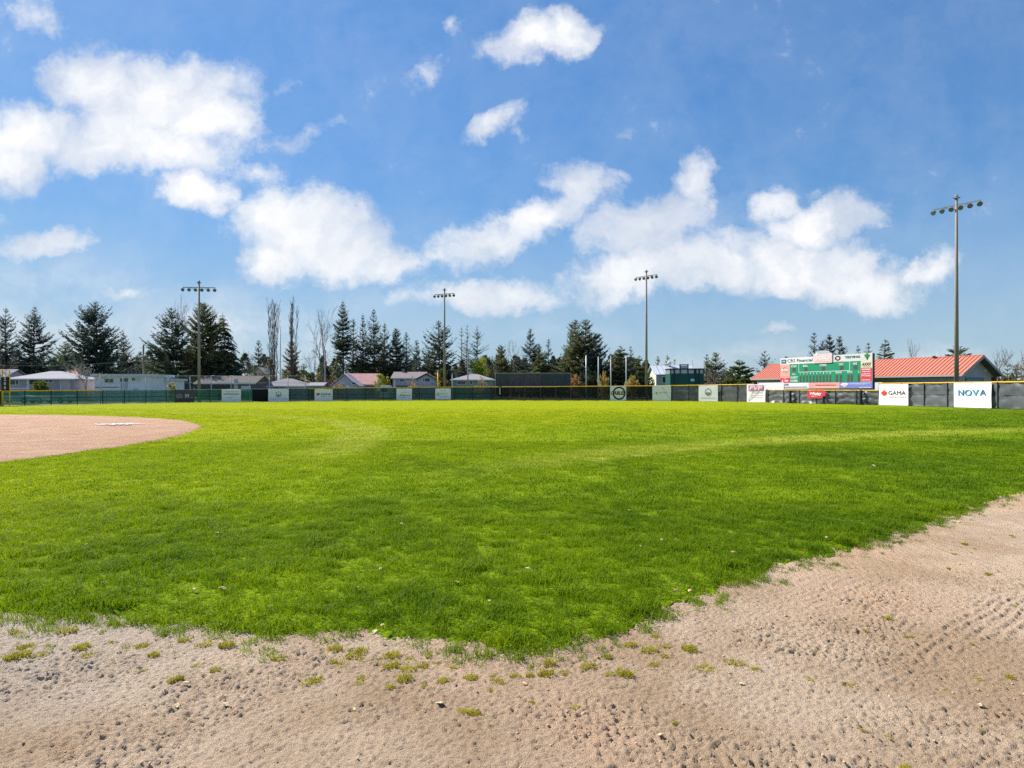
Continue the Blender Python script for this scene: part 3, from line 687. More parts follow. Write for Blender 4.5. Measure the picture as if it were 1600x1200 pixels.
# 1 charcoal banner with house outline
t, w, z0, z1 = banner('charcoal banner with a white house outline and the letters KS1', 272, 303, 609, 628.6, M_char, seed=1)
h = z1-z0; cx = -w*.27; s = w*.16; zc = z0+h*.5
for (a, b) in (((-1, .1), (0, .75)), ((0, .75), (1, .1)), ((-.8, .1), (-.8, -.6)), ((.8, .1), (.8, -.6)), ((-.8, -.6), (.8, -.6)), ((-.35, .1), (-.35, -.6)), ((.2, .1), (.2, -.6)), ((-.35, .1), (.5, .1))):
    MB().tube((cx+a[0]*s, -.03, zc+a[1]*s), (cx+b[0]*s, -.03, zc+b[1]*s), .028, n=5).build('house_line', M_lgrey, t)
put_text('KS', t, w*.12, zc+.08, M_prw, h=.36, y=-.03); put_text('1', t, w*.36, zc+.08, M_red, h=.36, y=-.03); bars(t, -w*.0, w*.42, zc-.22, .06, M_lgrey, 3)
# 2 white banner with a bold black rule
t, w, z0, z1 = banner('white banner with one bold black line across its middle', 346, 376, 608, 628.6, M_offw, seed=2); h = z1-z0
bars(t, -w*.38, w*.38, z0+h*.80, .12, M_lgrey, 5); MB().box(-w*.4, w*.4, -.034, -.03, z0+h*.59, z0+h*.64).build('black_rule', M_ink, t); bars(t, -w*.25, w*.10, z0+h*.35, .10, M_lgrey, 6)
# 3 arch logo banner left
def arch_banner(label, a, b, y0, y1, m, sd):
    t, w, z0, z1 = banner(label, a, b, y0, y1, m, seed=sd); h = z1-z0
    arch_logo(t, 0, z0+h*.58, h*.22, M_ink); bars(t, -w*.4, w*.4, z0+h*.22, h*.045, M_lgrey, 8)
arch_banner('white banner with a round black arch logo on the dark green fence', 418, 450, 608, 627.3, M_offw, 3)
arch_banner('white banner with a round black arch logo on the charcoal fence', 1093, 1123, 602, 627, M_white, 4)
# 4 maple leaf banners
def maple_banner(label, a, b, y0, y1, m, sd, big):
    t, w, z0, z1 = banner(label, a, b, y0, y1, m, seed=sd, wrinkle=.02 if big else .01); h = z1-z0
    maple(t, -w*.31, z0+h*.55, w*.115, mat('print_maple_red', (.72,.04,.04), .5)); put_text('GAMA', t, w*.13, z0+h*.58, M_ink, h=h*.19, w=w*.58, y=-.035)
    put_text('MANPOWER', t, w*.15, z0+h*.38, M_pink, h=h*.075, w=w*.58, y=-.035)
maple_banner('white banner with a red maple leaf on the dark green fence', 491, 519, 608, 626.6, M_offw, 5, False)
maple_banner('large white banner with a red maple leaf beside the scoreboard', 1376, 1422, 600, 634, M_white, 6, True)
# 5 curved hill line banner
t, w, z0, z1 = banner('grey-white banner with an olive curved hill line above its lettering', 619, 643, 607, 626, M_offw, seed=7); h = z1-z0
prev = None
for i in range(13):
    f = i/12; p = (-w*.40+w*.62*f, z0+h*(.36+.5*f-.06*sin(f*9)-.22*max(0, f-.8)/.2*.6))
    if prev: MB().tube((prev[0], -.03, prev[1]), (p[0], -.03, p[1]), .035, n=5).build('hill_line', M_ygreen, t)
    prev = p
put_text('FRASER VALLEY', t, w*.07, z0+h*.42, M_ink, h=h*.11, w=w*.72, y=-.03); bars(t, -w*.35, w*.2, z0+h*.27, h*.05, M_lgrey, 9)
# 6 small square icon
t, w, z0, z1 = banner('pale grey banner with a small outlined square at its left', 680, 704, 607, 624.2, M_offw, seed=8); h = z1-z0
for (a, b, c, d_) in ((-.42, -.26, .56, .61), (-.42, -.26, .36, .41), (-.42, -.38, .36, .61), (-.30, -.26, .36, .61)):
    MB().box(w*a, w*b, -.034, -.03, z0+h*c, z0+h*d_).build('square_side', M_grey, t)
bars(t, -w*.2, w*.25, z0+h*.52, h*.09, M_lgrey, 10); bars(t, -w*.2, w*.25, z0+h*.28, h*.05, M_lgrey, 11); bars(t, -w*.2, w*.2, z0+h*.8, h*.04, M_lgrey, 12)
# 7 round badge with script
t, w, z0, z1 = banner('white banner with dark slanted lettering across a round badge', 954, 979, 602.8, 626.2, M_white, seed=9); h = z1-z0
ring(t, w*.06, z0+h*.5, h*.44, h*.10, M_ink, 'badge_ring'); put_text('CABLES', t, 0, z0+h*.52, mat('print_brown', (.10,.04,.05), .6), h=h*.26, w=w*.90, y=-.05)
# 8 creased grey banner
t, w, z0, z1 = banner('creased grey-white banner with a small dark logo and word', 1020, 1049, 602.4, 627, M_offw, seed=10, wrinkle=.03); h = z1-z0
put_text('C', t, -w*.27, z0+h*.5, M_ink, h=h*.13, y=-.05); put_text('CONNECT', t, w*.1, z0+h*.53, M_grey, h=h*.07, w=w*.5, y=-.05)
MB().tube((w*.0, -.045, z0+h*.93), (w*.45, -.045, z0+h*.15), .014, n=4).build('crease', M_grey, t)
# 9 purple lettered banner
t, w, z0, z1 = banner('creased white banner with pale letters on a purple band', 1169, 1198, 600.6, 628.6, M_white, seed=11, wrinkle=.03); h = z1-z0
MB().box(-w*.40, w*.40, -.04, -.036, z0+h*.64, z0+h*.95).build('purple_band', M_purple, t); put_text('FVP', t, 0, z0+h*.80, M_lpink, h=h*.25, w=w*.72, y=-.045)
put_text('ATHLETIC', t, w*.08, z0+h*.54, M_grey, h=h*.075, w=w*.6, y=-.045); bars(t, -w*.3, w*.4, z0+h*.40, h*.045, M_lpink, 13, -.045); bars(t, -w*.3, w*.4, z0+h*.28, h*.03, M_lgrey, 14, -.045)
for a, b in (((-.16, .64), (-.42, .1)), ((.16, .64), (-.38, .05))): MB().tube((w*a[0], -.05, z0+h*a[1]), (w*b[0], -.05, z0+h*b[1]), .022, n=4).build('crease', M_grey, t)
# 10 red banner under the scoreboard
t, w, z0, z1 = banner('small crimson banner with white script hung below the scoreboard', 1264, 1292, 610.6, 622.3, mat('banner_crimson', (.62,.035,.085), .5), seed=12); h = z1-z0
put_text('Whaley', t, -w*.02, z0+h*.58, M_prw, h=h*.48, w=w*.66, y=-.04); MB().tube((-w*.25, -.04, z0+h*.24), (w*.3, -.04, z0+h*.36), .03, .01, n=5).build('swoosh', M_prw, t)
# 11 blue lettered banner
t, w, z0, z1 = banner('largest white banner with blue lettering near the right edge', 1494, 1553, 598, 638, M_white, seed=13, wrinkle=.02); h = z1-z0
[put_text(ch, t, w*(-.29+.195*i), z0+h*.60, mat('print_gradient_blue', (.02,.09,.22), .5, col2=(.10,.40,.62), scale=1.2), h=h*.25, w=w*(.15, .19, .18, .18)[i], y=-.04, name='letter') for i, ch in enumerate('NOVA')]; [put_text(ch, t, w*(-.37+.123*i), z0+h*.33, M_grey, h=h*.06, y=-.04, name='letter') for i, ch in enumerate('DRYWALL')]
# distance figures
def figures(label, px, digits, ztop, size, back=None, dx=.25):
    p = fpos(px); d = fdir(px); nr = np.array([d[1], -d[0]]); c = p+nr*dx
    t = thing('distance_marker', label, 'distance marker', (*c, 0), atan2(d[1], d[0]))
    if back: MB().box(-size*.62, size*.62, 0, .04, ztop-size*1.3*len(digits)-.08, ztop+.1).build('backboard', back, t)
    for i, ch in enumerate(digits): put_text(ch, t, 0, ztop-size*.55-i*size*1.25, M_prw, h=size, y=-.03, name='digit')
    return t
figures('white distance figures set one above the other on the dark centre fence', 781.5, '220', ftop(781)-.1, .34, M_kscr)

# ------------------------------------------------------------ scoreboard
SBL = np.array([PX(1219.5, 90.3), 90.3]); SBR = np.array([PX(1363, 77.3), 77.3])
_d = SBR-SBL; SBW = np.linalg.norm(_d); _d /= SBW
def sbx(px):
    # where along the board a sight line meets it
    k = (px-800)/F; return float((k*SBL[1]-SBL[0])/(_d[0]-k*_d[1]))-SBW/2
SB = thing('scoreboard', 'wide green baseball scoreboard framed by advertising panels above the fence', 'scoreboard', (*(SBL+SBR)/2, 0), atan2(_d[1], _d[0]))
M_sbg = mat('scoreboard_green', (.012,.26,.145), .45, .08, 1, spec=.4); M_sbw = mat('scoreboard_white', (.78,.79,.80), .5, .04, 2); M_disp = mat('lamp_display', (.085,.072,.055), .6, .3, 12)
M_pkp = mat('panel_salmon', (.80,.36,.34), .5, .05, 3); M_rdp = mat('panel_red', (.68,.05,.09), .5); M_blp = mat('panel_violet_blue', (.20,.24,.60), .5, .1, 2); M_crm = mat('panel_cream', (.70,.60,.47), .5)
ZB, ZT = 1.92, 6.02; Z1 = ZB+.77; Z2 = ZT-.84; HW = SBW/2
MB().box(-HW+.02, HW-.02, .06, .42, ZB+.02, ZT-.02).build('cabinet', mat('cabinet_dark', (.05,.055,.06), .5), SB)
for x in (sbx(1238), sbx(1290), sbx(1348)): MB().box(x-.13, x+.13, .42, .70, -.1, ZT-.3).build('column', mat('steel_column', (.10,.10,.11), .5), SB)
def panel(name, x0, x1, z0, z1, m, y=0.0): return MB().box(x0, x1, y, .06, z0, z1).build(name, m, SB)
xa, xb, xc, xd = -HW, sbx(1234), sbx(1345), HW
green = panel('score_panel', xb+.01, xc-.01, Z1+.01, Z2-.01, M_sbg)
tl = panel('name_panel', xa, sbx(1271), Z2, ZT-.02, M_sbw); put_text('CRS Financial', tl, (sbx(1230)+sbx(1270))/2, (Z2+ZT)/2+.02, M_navy, h=.44, w=(sbx(1270)-sbx(1230))*.98)
MB().box(sbx(1221), sbx(1228.6), -.02, -.01, Z2+.12, ZT-.18).build('blue_square', mat('print_deep_blue', (.02,.09,.24), .5), tl); put_text('CRS', tl, (sbx(1221)+sbx(1228.6))/2, (Z2+ZT)/2-.02, M_prw, h=.2, w=.55, y=-.03)
tr = panel('name_panel', sbx(1300.5), xd, Z2, ZT+.02, mat('panel_silver', (.62,.63,.66), .5, .06, 1)); put_text('TESTING', tr, (sbx(1320)+sbx(1344))/2, Z2+.5, M_ink, h=.27, w=sbx(1344)-sbx(1320))
for a in range(9): MB().box(sbx(1309)+.35*cos(a*.7)-.10, sbx(1309)+.35*cos(a*.7)+.10, -.012, -.01, Z2+.45+.22*sin(a*.7)-.08, Z2+.45+.22*sin(a*.7)+.08).build('emblem_spot', M_ink if a % 3 else M_red, tr)
ring(tr, sbx(1309), Z2+.45, .30, .09, M_ink, 'emblem_ring', -.015)
poly(tr, [(sbx(1355)+.36*cos(a)*(1+.25*sin(3*a)), Z2+.52+.30*sin(a)*(1+.2*cos(4*a))) for a in np.linspace(0, 6.28, 18, endpoint=False)], mat('print_tree_green', (.05,.22,.05), .6), 'tree_emblem', -.012)
poly(tr, [(sbx(1355)-.05, Z2+.08), (sbx(1355)+.08, Z2+.08), (sbx(1355)+.05, Z2+.5), (sbx(1355)-.02, Z2+.5)], M_ink, 'tree_stem', -.016)
bars(tr, sbx(1304), sbx(1318), Z2+.08, .05, M_lpink, 21, -.015)
# round-topped plaque
x0, x1 = sbx(1271.7), sbx(1300.8); xm = (x0+x1)/2
pl = [(x0, Z2-.05), (x1, Z2-.05), (x1, ZT+.28)]+[(xm+(x1-x0)/2*.8*cos(a), ZT+.30+.36*sin(a)) for a in np.linspace(.1, pi-.1, 12)]+[(x0, ZT+.28)]
pq = MB().prism(pl, -.10, .05).build('plaque', mat('plaque_pink', (.74,.55,.60), .5, .08, 2), SB)
poly(pq, [(xm+(x1-x0)/2*.74*cos(a), ZT+.30+.30*sin(a)) for a in np.linspace(0.05, pi-.05, 14)], mat('print_sky_blue', (.36,.48,.66), .5), 'sky_arch', -.11)
put_text('STURKO', pq, xm, Z2+.55, M_lpink, h=.50, w=(x1-x0)*.78, y=-.112); put_text('STURKO', pq, xm+.03, Z2+.56, M_prw, h=.44, w=(x1-x0)*.74, y=-.118)
MB().box(x0+.15, x1-.15, -.115, -.11, Z2+.12, Z2+.16).build('red_rule', M_pink, pq)
pts = [(x0+.55+.2*cos(a), ZT+.22+.2*sin(a)) for a in np.linspace(0, 6.28, 14, endpoint=False)]; poly(pq, pts, M_prw, 'ball_emblem', -.12)
# left column
lc = panel('side_panel', xa, xb, Z1, Z2, M_pkp); ring(lc, (xa+xb)/2, Z2-.75, .42, .10, mat('print_olive_grey', (.34,.33,.26), .6), 'badge_ring', -.02); bars(lc, xa+.25, xb-.25, Z2-.75, .2, M_prw, 22, -.025)
for i in range(3): bars(lc, xa+.3, xb-.3, Z2-1.35-i*.2, .07, M_lpink, 23+i, -.02)
poly(lc, [(xa+.02, Z1+.02), (xb-.02, Z1+.02), (xb-.02, Z1+.75), ((xa+xb)/2, Z1+.55), (xa+.02, Z1+.75)], M_rdp, 'red_footer', -.012); put_text('6  PM', lc, (xa+xb)/2, Z1+.27, M_prw, h=.28, w=1.05, y=-.03)
# right column
rc = panel('side_panel', xc, xd, Z1, Z2, M_crm); zz = Z2-.85
put_text('AXXX', rc, (xc+xd)/2, Z2-.42, mat('print_dark_olive', (.06,.07,.03), .6), h=.34, w=1.3, y=-.02); bars(rc, xc+.3, xd-.3, Z2-.72, .06, M_grey, 26, -.02)
MB().box(xc+.04, xd-.04, -.014, -.01, Z1+.05, zz).build('red_field', M_rdp, rc)
for i, (z, hh) in enumerate(((zz-.18, .13), (zz-.44, .10), (zz-.68, .05), (Z1+.22, .09))): bars(rc, xc+.22, xd-.22, z, hh, M_prw, 30+i, -.03)
put_text('Whaley', rc, (xc+xd)/2, Z1+.72, M_lpink, h=.36, w=1.35, y=-.03)
# bottom row
bw = panel('sponsor_panel', xa, sbx(1263.5), ZB, Z1-.01, M_sbw); put_text('LUTD', bw, sbx(1227.5), ZB+.53, M_navy, h=.26, w=1.1); MB().box(sbx(1222), sbx(1261), -.015, -.01, ZB+.16, ZB+.25).build('dark_rule', M_navy, bw)
bp = panel('sponsor_panel', sbx(1263.5)+.01, sbx(1311.8), ZB, Z1-.01, M_pkp); bars(bp, sbx(1274), sbx(1307), ZB+.42, .10, M_red, 41, -.015); bars(bp, sbx(1275), sbx(1300), ZB+.62, .06, M_lpink, 42, -.015); MB().box(sbx(1272), sbx(1311), -.014, -.01, ZB+.08, ZB+.20).build('cream_rule', M_crm, bp)
bb = panel('sponsor_panel', sbx(1311.8)+.01, xd, ZB, Z1-.01, M_blp); poly(bb, [(sbx(1320)+.62*cos(a)*(1 if sin(a) > 0 else .5), ZB+.42+.26*sin(a)) for a in np.linspace(0, 6.28, 16, endpoint=False)], M_prw, 'winged_emblem', -.02); ring(bb, sbx(1320), ZB+.40, .17, .05, M_red, 'emblem_ring', -.03)
bars(bb, sbx(1327), sbx(1360), ZB+.60, .07, M_prw, 43, -.015); bars(bb, sbx(1327), sbx(1352), ZB+.42, .07, M_lgrey, 44, -.015); bars(bb, sbx(1343), sbx(1361), ZB+.10, .09, M_prw, 45, -.015)
# lettering and lamp panels of the playing field scores
hz = Z2-.42
for (s, a, b) in (('AT BAT', 1236, 1245), ('BALL', 1255, 1262.5), ('STRIKE', 1281, 1291.5), ('OUT', 1311, 1318), ('H/E', 1333, 1339)): put_text(s, green, (sbx(a)+sbx(b))/2, hz+.12, M_prw, h=.26, w=sbx(b)-sbx(a), y=-.015)
for px in (1240.5, 1259, 1286.5, 1315, 1336.5):
    x = sbx(px); MB().box(x-.27, x+.27, -.012, 0, hz-.56, hz-.08).build('digit_display', M_disp, green)
for (a, b, c, e) in ((sbx(1248), sbx(1328), hz-.72, hz-.67), (sbx(1248), sbx(1248)+.05, hz-.70, hz+.42), (sbx(1328)-.05, sbx(1328), hz-.70, hz+.42)): MB().box(a, b, -.012, 0, c, e).build('count_frame', M_prw, green)
put_text('INN', green, sbx(1240.5), Z1+1.13, M_prw, h=.17, w=.55, y=-.015); put_text('GUEST', green, sbx(1241), Z1+.70, M_prw, h=.28, w=1.25, y=-.015); put_text('HOME', green, sbx(1240.7), Z1+.26, M_prw, h=.28, w=1.2, y=-.015)
for i in range(10):
    x = sbx(1250.6+i*(1297.3-1250.6)/9); put_text(str(i+1), green, x, Z1+1.18, M_prw, h=.22, y=-.015)
    for z in (Z1+.70, Z1+.26): MB().box(x-.13, x+.13, -.012, 0, z-.19, z+.19).build('digit_display', M_disp, green)
for (s, a, b) in (('RUNS', 1306, 1315), ('HITS', 1324, 1332)):
    put_text(s, green, (sbx(a)+sbx(b))/2, Z1+1.20, M_prw, h=.22, w=sbx(b)-sbx(a), y=-.015)
    for px in (a+1.6, b-1.2):
        for z in (Z1+.70, Z1+.26): MB().box(sbx(px)-.17, sbx(px)+.17, -.012, 0, z-.20, z+.20).build('digit_display', M_disp, green)
put_text('E', green, sbx(1342), Z1+1.20, M_prw, h=.2, y=-.015)
for z in (Z1+.70, Z1+.26): MB().box(sbx(1342)-.17, sbx(1342)+.17, -.012, 0, z-.20, z+.20).build('digit_display', M_disp, green)

# ------------------------------------------------------------ dark backdrop screen behind centre field
Yb = 114.0; bx0, bx1 = PX(774, Yb), PX(892, Yb); bz0, bz1 = PZ(603.6, Yb), PZ(583.2, Yb)
BE = thing('backdrop_screen', 'long dark backdrop screen on pale posts above the centre fence', 'screen', ((bx0+bx1)/2, Yb, 0)); hw = (bx1-bx0)/2
for i in range(5):
    a, b = -hw+2*hw*i/5, -hw+2*hw*(i+1)/5; V = []; k = 8
    for j in range(k+1):
        for u in range(k+1): V.append((a+(b-a)*u/k, .025*sin(u*1.3+i)*sin(j*.9+i), bz0+(bz1-bz0)*j/k))
    c = [(.055,.068,.085), (.075,.072,.092), (.085,.078,.098), (.052,.068,.082), (.050,.070,.085)][i]
    raw('mesh_panel', V, [(j*(k+1)+u, j*(k+1)+u+1, (j+1)*(k+1)+u+1, (j+1)*(k+1)+u) for j in range(k) for u in range(k)], mat(f'backdrop_mesh_{i}', c, .7, .25, .8, alpha=.95, stretch=(4,1,.5)), BE, True)
for i in range(6):
    x = -hw+2*hw*i/5; MB().tube((x, .08, -.1), (x, .08, bz1+.06), .06, n=8).build('post', M_galv, BE)
MB().tube((-hw, .0, bz1+.02), (hw, .0, bz1+.02), .05, n=6).build('top_rail', M_galv, BE); MB().tube((-hw, 0, bz0-.02), (hw, 0, bz0-.02), .05, n=6).build('bottom_rail', M_galv, BE)

# ------------------------------------------------------------ foul poles and net poles
def simple_pole(name, label, cat, px, Y, ytop, r, m, group=None, extra=None):
    t = thing(name, label, cat, (PX(px, Y), Y, -.1), 0, group); H = PZ(ytop, Y)+.1
    MB().tube((0, 0, 0), (0, 0, H), r, r*.85, 10).build('shaft', m, t, True)
    MB().lathe([(r*.9, 0), (r*.95, r*.6), (r*.4, r*1.1)], 10, (0, 0, H)).build('cap', m, t, True)
    MB().lathe([(r*2, 0), (r*2, .12), (r*1.2, .2)], 10).build('footing', mat('concrete', (.4,.39,.37), .9, .15, 5), t, True)
    if extra: extra(t, H)
    return t
M_fy = mat('foul_pole_yellow', (.80,.50,.01), .5); M_wp = mat('white_pole_paint', (.62,.63,.64), .5, .05, 3)
simple_pole('foul_pole', 'bright yellow pole behind the fence by the split-level house', 'foul pole', 684.3, 116, 582.5, .13, M_fy)
simple_pole('net_pole', 'short white pole between the tall light pole and the green house', 'pole', 706.5, 118, 584.5, .11, M_wp)
def wing(t, H):
    MB().box(.02, .80, -.02, .02, H-2.35, H-2.28).build('wing_bar', M_fy, t); MB().box(.02, .80, -.02, .02, H-.10, H-.03).build('wing_bar', M_fy, t); MB().tube((.78, 0, .1), (.78, 0, H), .05, n=8).build('wing_upright', M_fy, t)
    for i in range(5): MB().tube((.02, 0, H-.2-.45*i), (.78, 0, H-.2-.45*i), .012, n=4).build('wing_wire', M_fy, t)
    MB().box(-.08, .78, -.08, -.03, 1.75, 3.15).build('figure_board', mat('figure_board_black', (.02,.02,.022), .6), t)
    for i, ch in enumerate('200'): put_text(ch, t, .35, 2.93-i*.44, M_prw, h=.32, y=-.09, name='digit')
Yl = fY(4)-.6
simple_pole('foul_pole', 'yellow double foul pole with a black figure board at the left edge', 'foul pole', 3.5, Yl, 578.5, .09, M_fy, None, wing)
for px, yt, lab in ((935, 558, 'white net pole between the street lamp and the flag pole'), (978.5, 556, 'white net pole just left of the tall central light pole')):
    simple_pole('net_pole', lab, 'pole', px, 121, yt, .105, M_wp, 'white net poles')
def flagtop(t, H):
    MB().tube((0, 0, H), (0, 0, H+1.1), .05, .03, 6).build('spire', M_wp, t); MB().lathe([(.02, 0), (.14, .1), (.14, .25), (.02, .36)], 10, (0, 0, H-.1)).build('finial', M_wp, t, True); MB().tube((0, -.1, H-.3), (-.5, -.3, H-.9), .08, .12, 8).build('floodlight', M_wp, t)
simple_pole('flag_pole', 'tallest slim white pole with a finial above the round badge banner', 'flag pole', 954.5, 121, 558, .105, M_wp, None, flagtop)
def arm(t, H):
    MB().tube((0, 0, H-2.5), (-.75, -.2, H-1.75), .05, n=6).build('lamp_arm', M_galv, t); MB().box(-1.0, -.65, -.35, -.1, H-1.8, H-1.66).build('lamp_head', M_galv, t); MB().tube((-.45, 0, H-4.1), (.6, 0, H-4.1), .05, n=6).build('cross_arm', M_galv, t)
simple_pole('street_lamp', 'grey street lamp pole with a slanted arm right of the backdrop screen', 'street lamp', 916, 128, 556, .13, M_galv, None, arm)
def armB(t, H):
    for z, l in ((H-.3, .7), (H-2.6, .9)): MB().tube((-l, 0, z), (l, 0, z), .05, n=6).build('cross_arm', M_galv, t)
    MB().lathe([(.16, 0), (.16, .5), (.1, .55)], 10, (0, -.2, H-1.8)).build('transformer', M_galv, t, True)
M_wood = mat('weathered_wood', (.20,.15,.115), .85, .2, 6, stretch=(4,4,.3)); M_woodl = mat('pale_wood', (.36,.30,.25), .85, .15, 6, stretch=(4,4,.3))
UP = []
for px, Y, yt, r, m, lab in ((224, 118, 541, .17, M_wood, 'dark wooden utility pole in front of the white bungalow'), (508, 142, 548, .17, M_woodl, 'pale utility pole left of the house with the salmon roof'), (731, 138, 550, .14, M_woodl, 'pale utility pole in front of the green bungalow'), (438, 150, 512, .13, M_wp, 'thin whitish pole among the bare poplars')):
    simple_pole('utility_pole', lab, 'utility pole', px, Y, yt, r, m, 'utility poles', armB if px != 438 else None); UP.append((px, Y, yt))
def wire(label, pts, r=.022):
    mb = MB()
    for a, b in zip(pts[:-1], pts[1:]): mb.tube(a, b, r, n=4, caps=False)
    o = mb.build('overhead_wire', mat('cable_black', (.02,.02,.022), .6)); tag(o, label, 'wire', 'overhead wires'); return o
def sag(a, b, s=.9, n=14): return [tuple(np.array(a)*(1-f)+np.array(b)*f-np.array([0, 0, s*4*f*(1-f)])) for f in np.linspace(0, 1, n)]
pA = (PX(224, 118), 118, PZ(563, 118)); pB = (PX(508, 142), 142, PZ(556, 142)); pC = (PX(731, 138), 138, PZ(556, 138))
wire('overhead wire running left from the dark utility pole past the bungalows', sag((PX(-140, 112), 112, PZ(564, 112)), pA)); wire('overhead wire strung between the dark and the pale utility poles', sag(pA, pB, 1.2)); wire('overhead wire strung from the pale pole towards the green bungalow', sag(pB, pC, 1.0))

# tall chain-link frame behind the green fence
def tall_frame():
    pxs = [157, 192, 228, 263, 297, 330, 361, 390, 421, 450, 477]
    c = lambda px: fpos(px)*((fY(px)+1.6)/fY(px))
    o0 = c(320); t = thing('chain_link_fence', 'tall bare galvanised pipe fence rising behind the green screened fence', 'fence', (*o0, 0)); top = lambda px: PZ(587.3, fY(px)+1.6); mid = lambda px: PZ(598.2, fY(px)+1.6)
    for px in pxs:
        p = c(px)-o0; MB().tube((p[0], p[1], -.1), (p[0], p[1], top(px)+.05), .055, n=8).build('post', M_galv, t, True)
    for a, b in zip(pxs[:-1], pxs[1:]):
        p, q = c(a)-o0, c(b)-o0
        MB().tube((*p, top(a)), (*q, top(b)), .034, n=6).build('top_rail', M_galv, t, True); MB().tube((*p, mid(a)), (*q, mid(b)), .026, n=6).build('mid_rail', M_galv, t, True)
        raw('chain_mesh', [(*p, .1), (*q, .1), (*q, top(b)), (*p, top(a))], [(0, 1, 2, 3)], mat('chain_mesh', (.42,.43,.44), .5, alpha=.10), t)
tall_frame()

# ------------------------------------------------------------ floodlight poles
M_mast = mat('mast_weathered', (.27,.235,.20), .75, .14, 2.0, stretch=(3,3,.4)); M_lamp = mat('lamp_housing', (.22,.235,.245), .65); M_lens = mat('lamp_lens', (.13,.15,.16), .6, spec=.2)
def mast(label, px, Y, ytop, rot, L, r0, r1, base=-.1):
    H = PZ(ytop, Y)-base; t = thing('floodlight_pole', label, 'floodlight pole', (PX(px, Y), Y, base), rad(rot), 'floodlight poles round the field')
    MB().tube((0, 0, 0), (0, 0, H), r0, r1, 16).build('mast', M_mast, t, True)
    MB().lathe([(r0*1.5, 0), (r0*1.5, .1), (r0*1.1, .25)], 14).build('base', mat('concrete', (.4,.39,.37), .9), t, True)
    za = H-.75
    MB().box(-L/2, L/2, -.05, .05, za-.04, za+.06).build('crossarm', M_lamp, t)
    MB().tube((-L*.28, 0, za), (0, 0, za-.5), .03, n=5).build('brace', M_lamp, t); MB().tube((L*.28, 0, za), (0, 0, za-.5), .03, n=5).build('brace', M_lamp, t)
    MB().box(-.26, .26, -.24, .24, H-.06, H+.03).build('top_plate', M_lamp, t); MB().lathe([(.12, 0), (.16, .1), (.10, .3)], 10, (0, 0, H)).build('aimer', M_lamp, t, True)
    for i in range(6):
        x = -L/2+.06+(L-.12)*i/5; yaw = (i-2.5)*.16; tilt = .55; n = 14
        ax = np.array([sin(yaw)*cos(tilt), -cos(yaw)*cos(tilt), -sin(tilt)]); u = np.cross(ax, (0, 0, 1)); u /= np.linalg.norm(u); w = np.cross(u, ax); c0 = np.array([x, -.12, za-.34])
        def bowl(prof):
            V = []; Fc = []
            for (rr, dd) in prof:
                for k in range(n): a = 2*pi*k/n; V.append(tuple(c0+ax*dd+rr*(cos(a)*u+sin(a)*w)))
            for q in range(len(prof)-1):
                for k in range(n): Fc.append((q*n+k, q*n+(k+1) % n, (q+1)*n+(k+1) % n, (q+1)*n+k))
            Fc.append(tuple(range(n-1, -1, -1))); Fc.append(tuple((len(prof)-1)*n+k for k in range(n))); return V, Fc
        V, Fc = bowl([(.08, -.28), (.13, -.22), (.21, -.04), (.26, .07), (.26, .11)]); lo = raw('lamp', V, Fc, M_lamp, t, True)
        V, Fc = bowl([(.24, .111), (.23, .13)]); raw('lens', V, Fc, M_lens, lo)
        MB().tube((x, 0, za), tuple(c0+np.array([0, .05, .12])), .035, n=5).build('bracket', M_lamp, lo)
mast('floodlight pole with six lamps in front of the big firs on the left', 311, 98, 441.5, 6, 4.6, .23, .12)
mast('floodlight pole beside the yellow foul pole near the middle', 694.5, 119, 453, -25, 4.1, .24, .12)
mast('floodlight pole standing left of the green press box', 1010, 112, 424.5, -45, 4.2, .25, .12)
mast('nearest and tallest floodlight pole in front of the red roofed building', 1494.5, 67.5, 309, -55, 4.3, .235, .11)
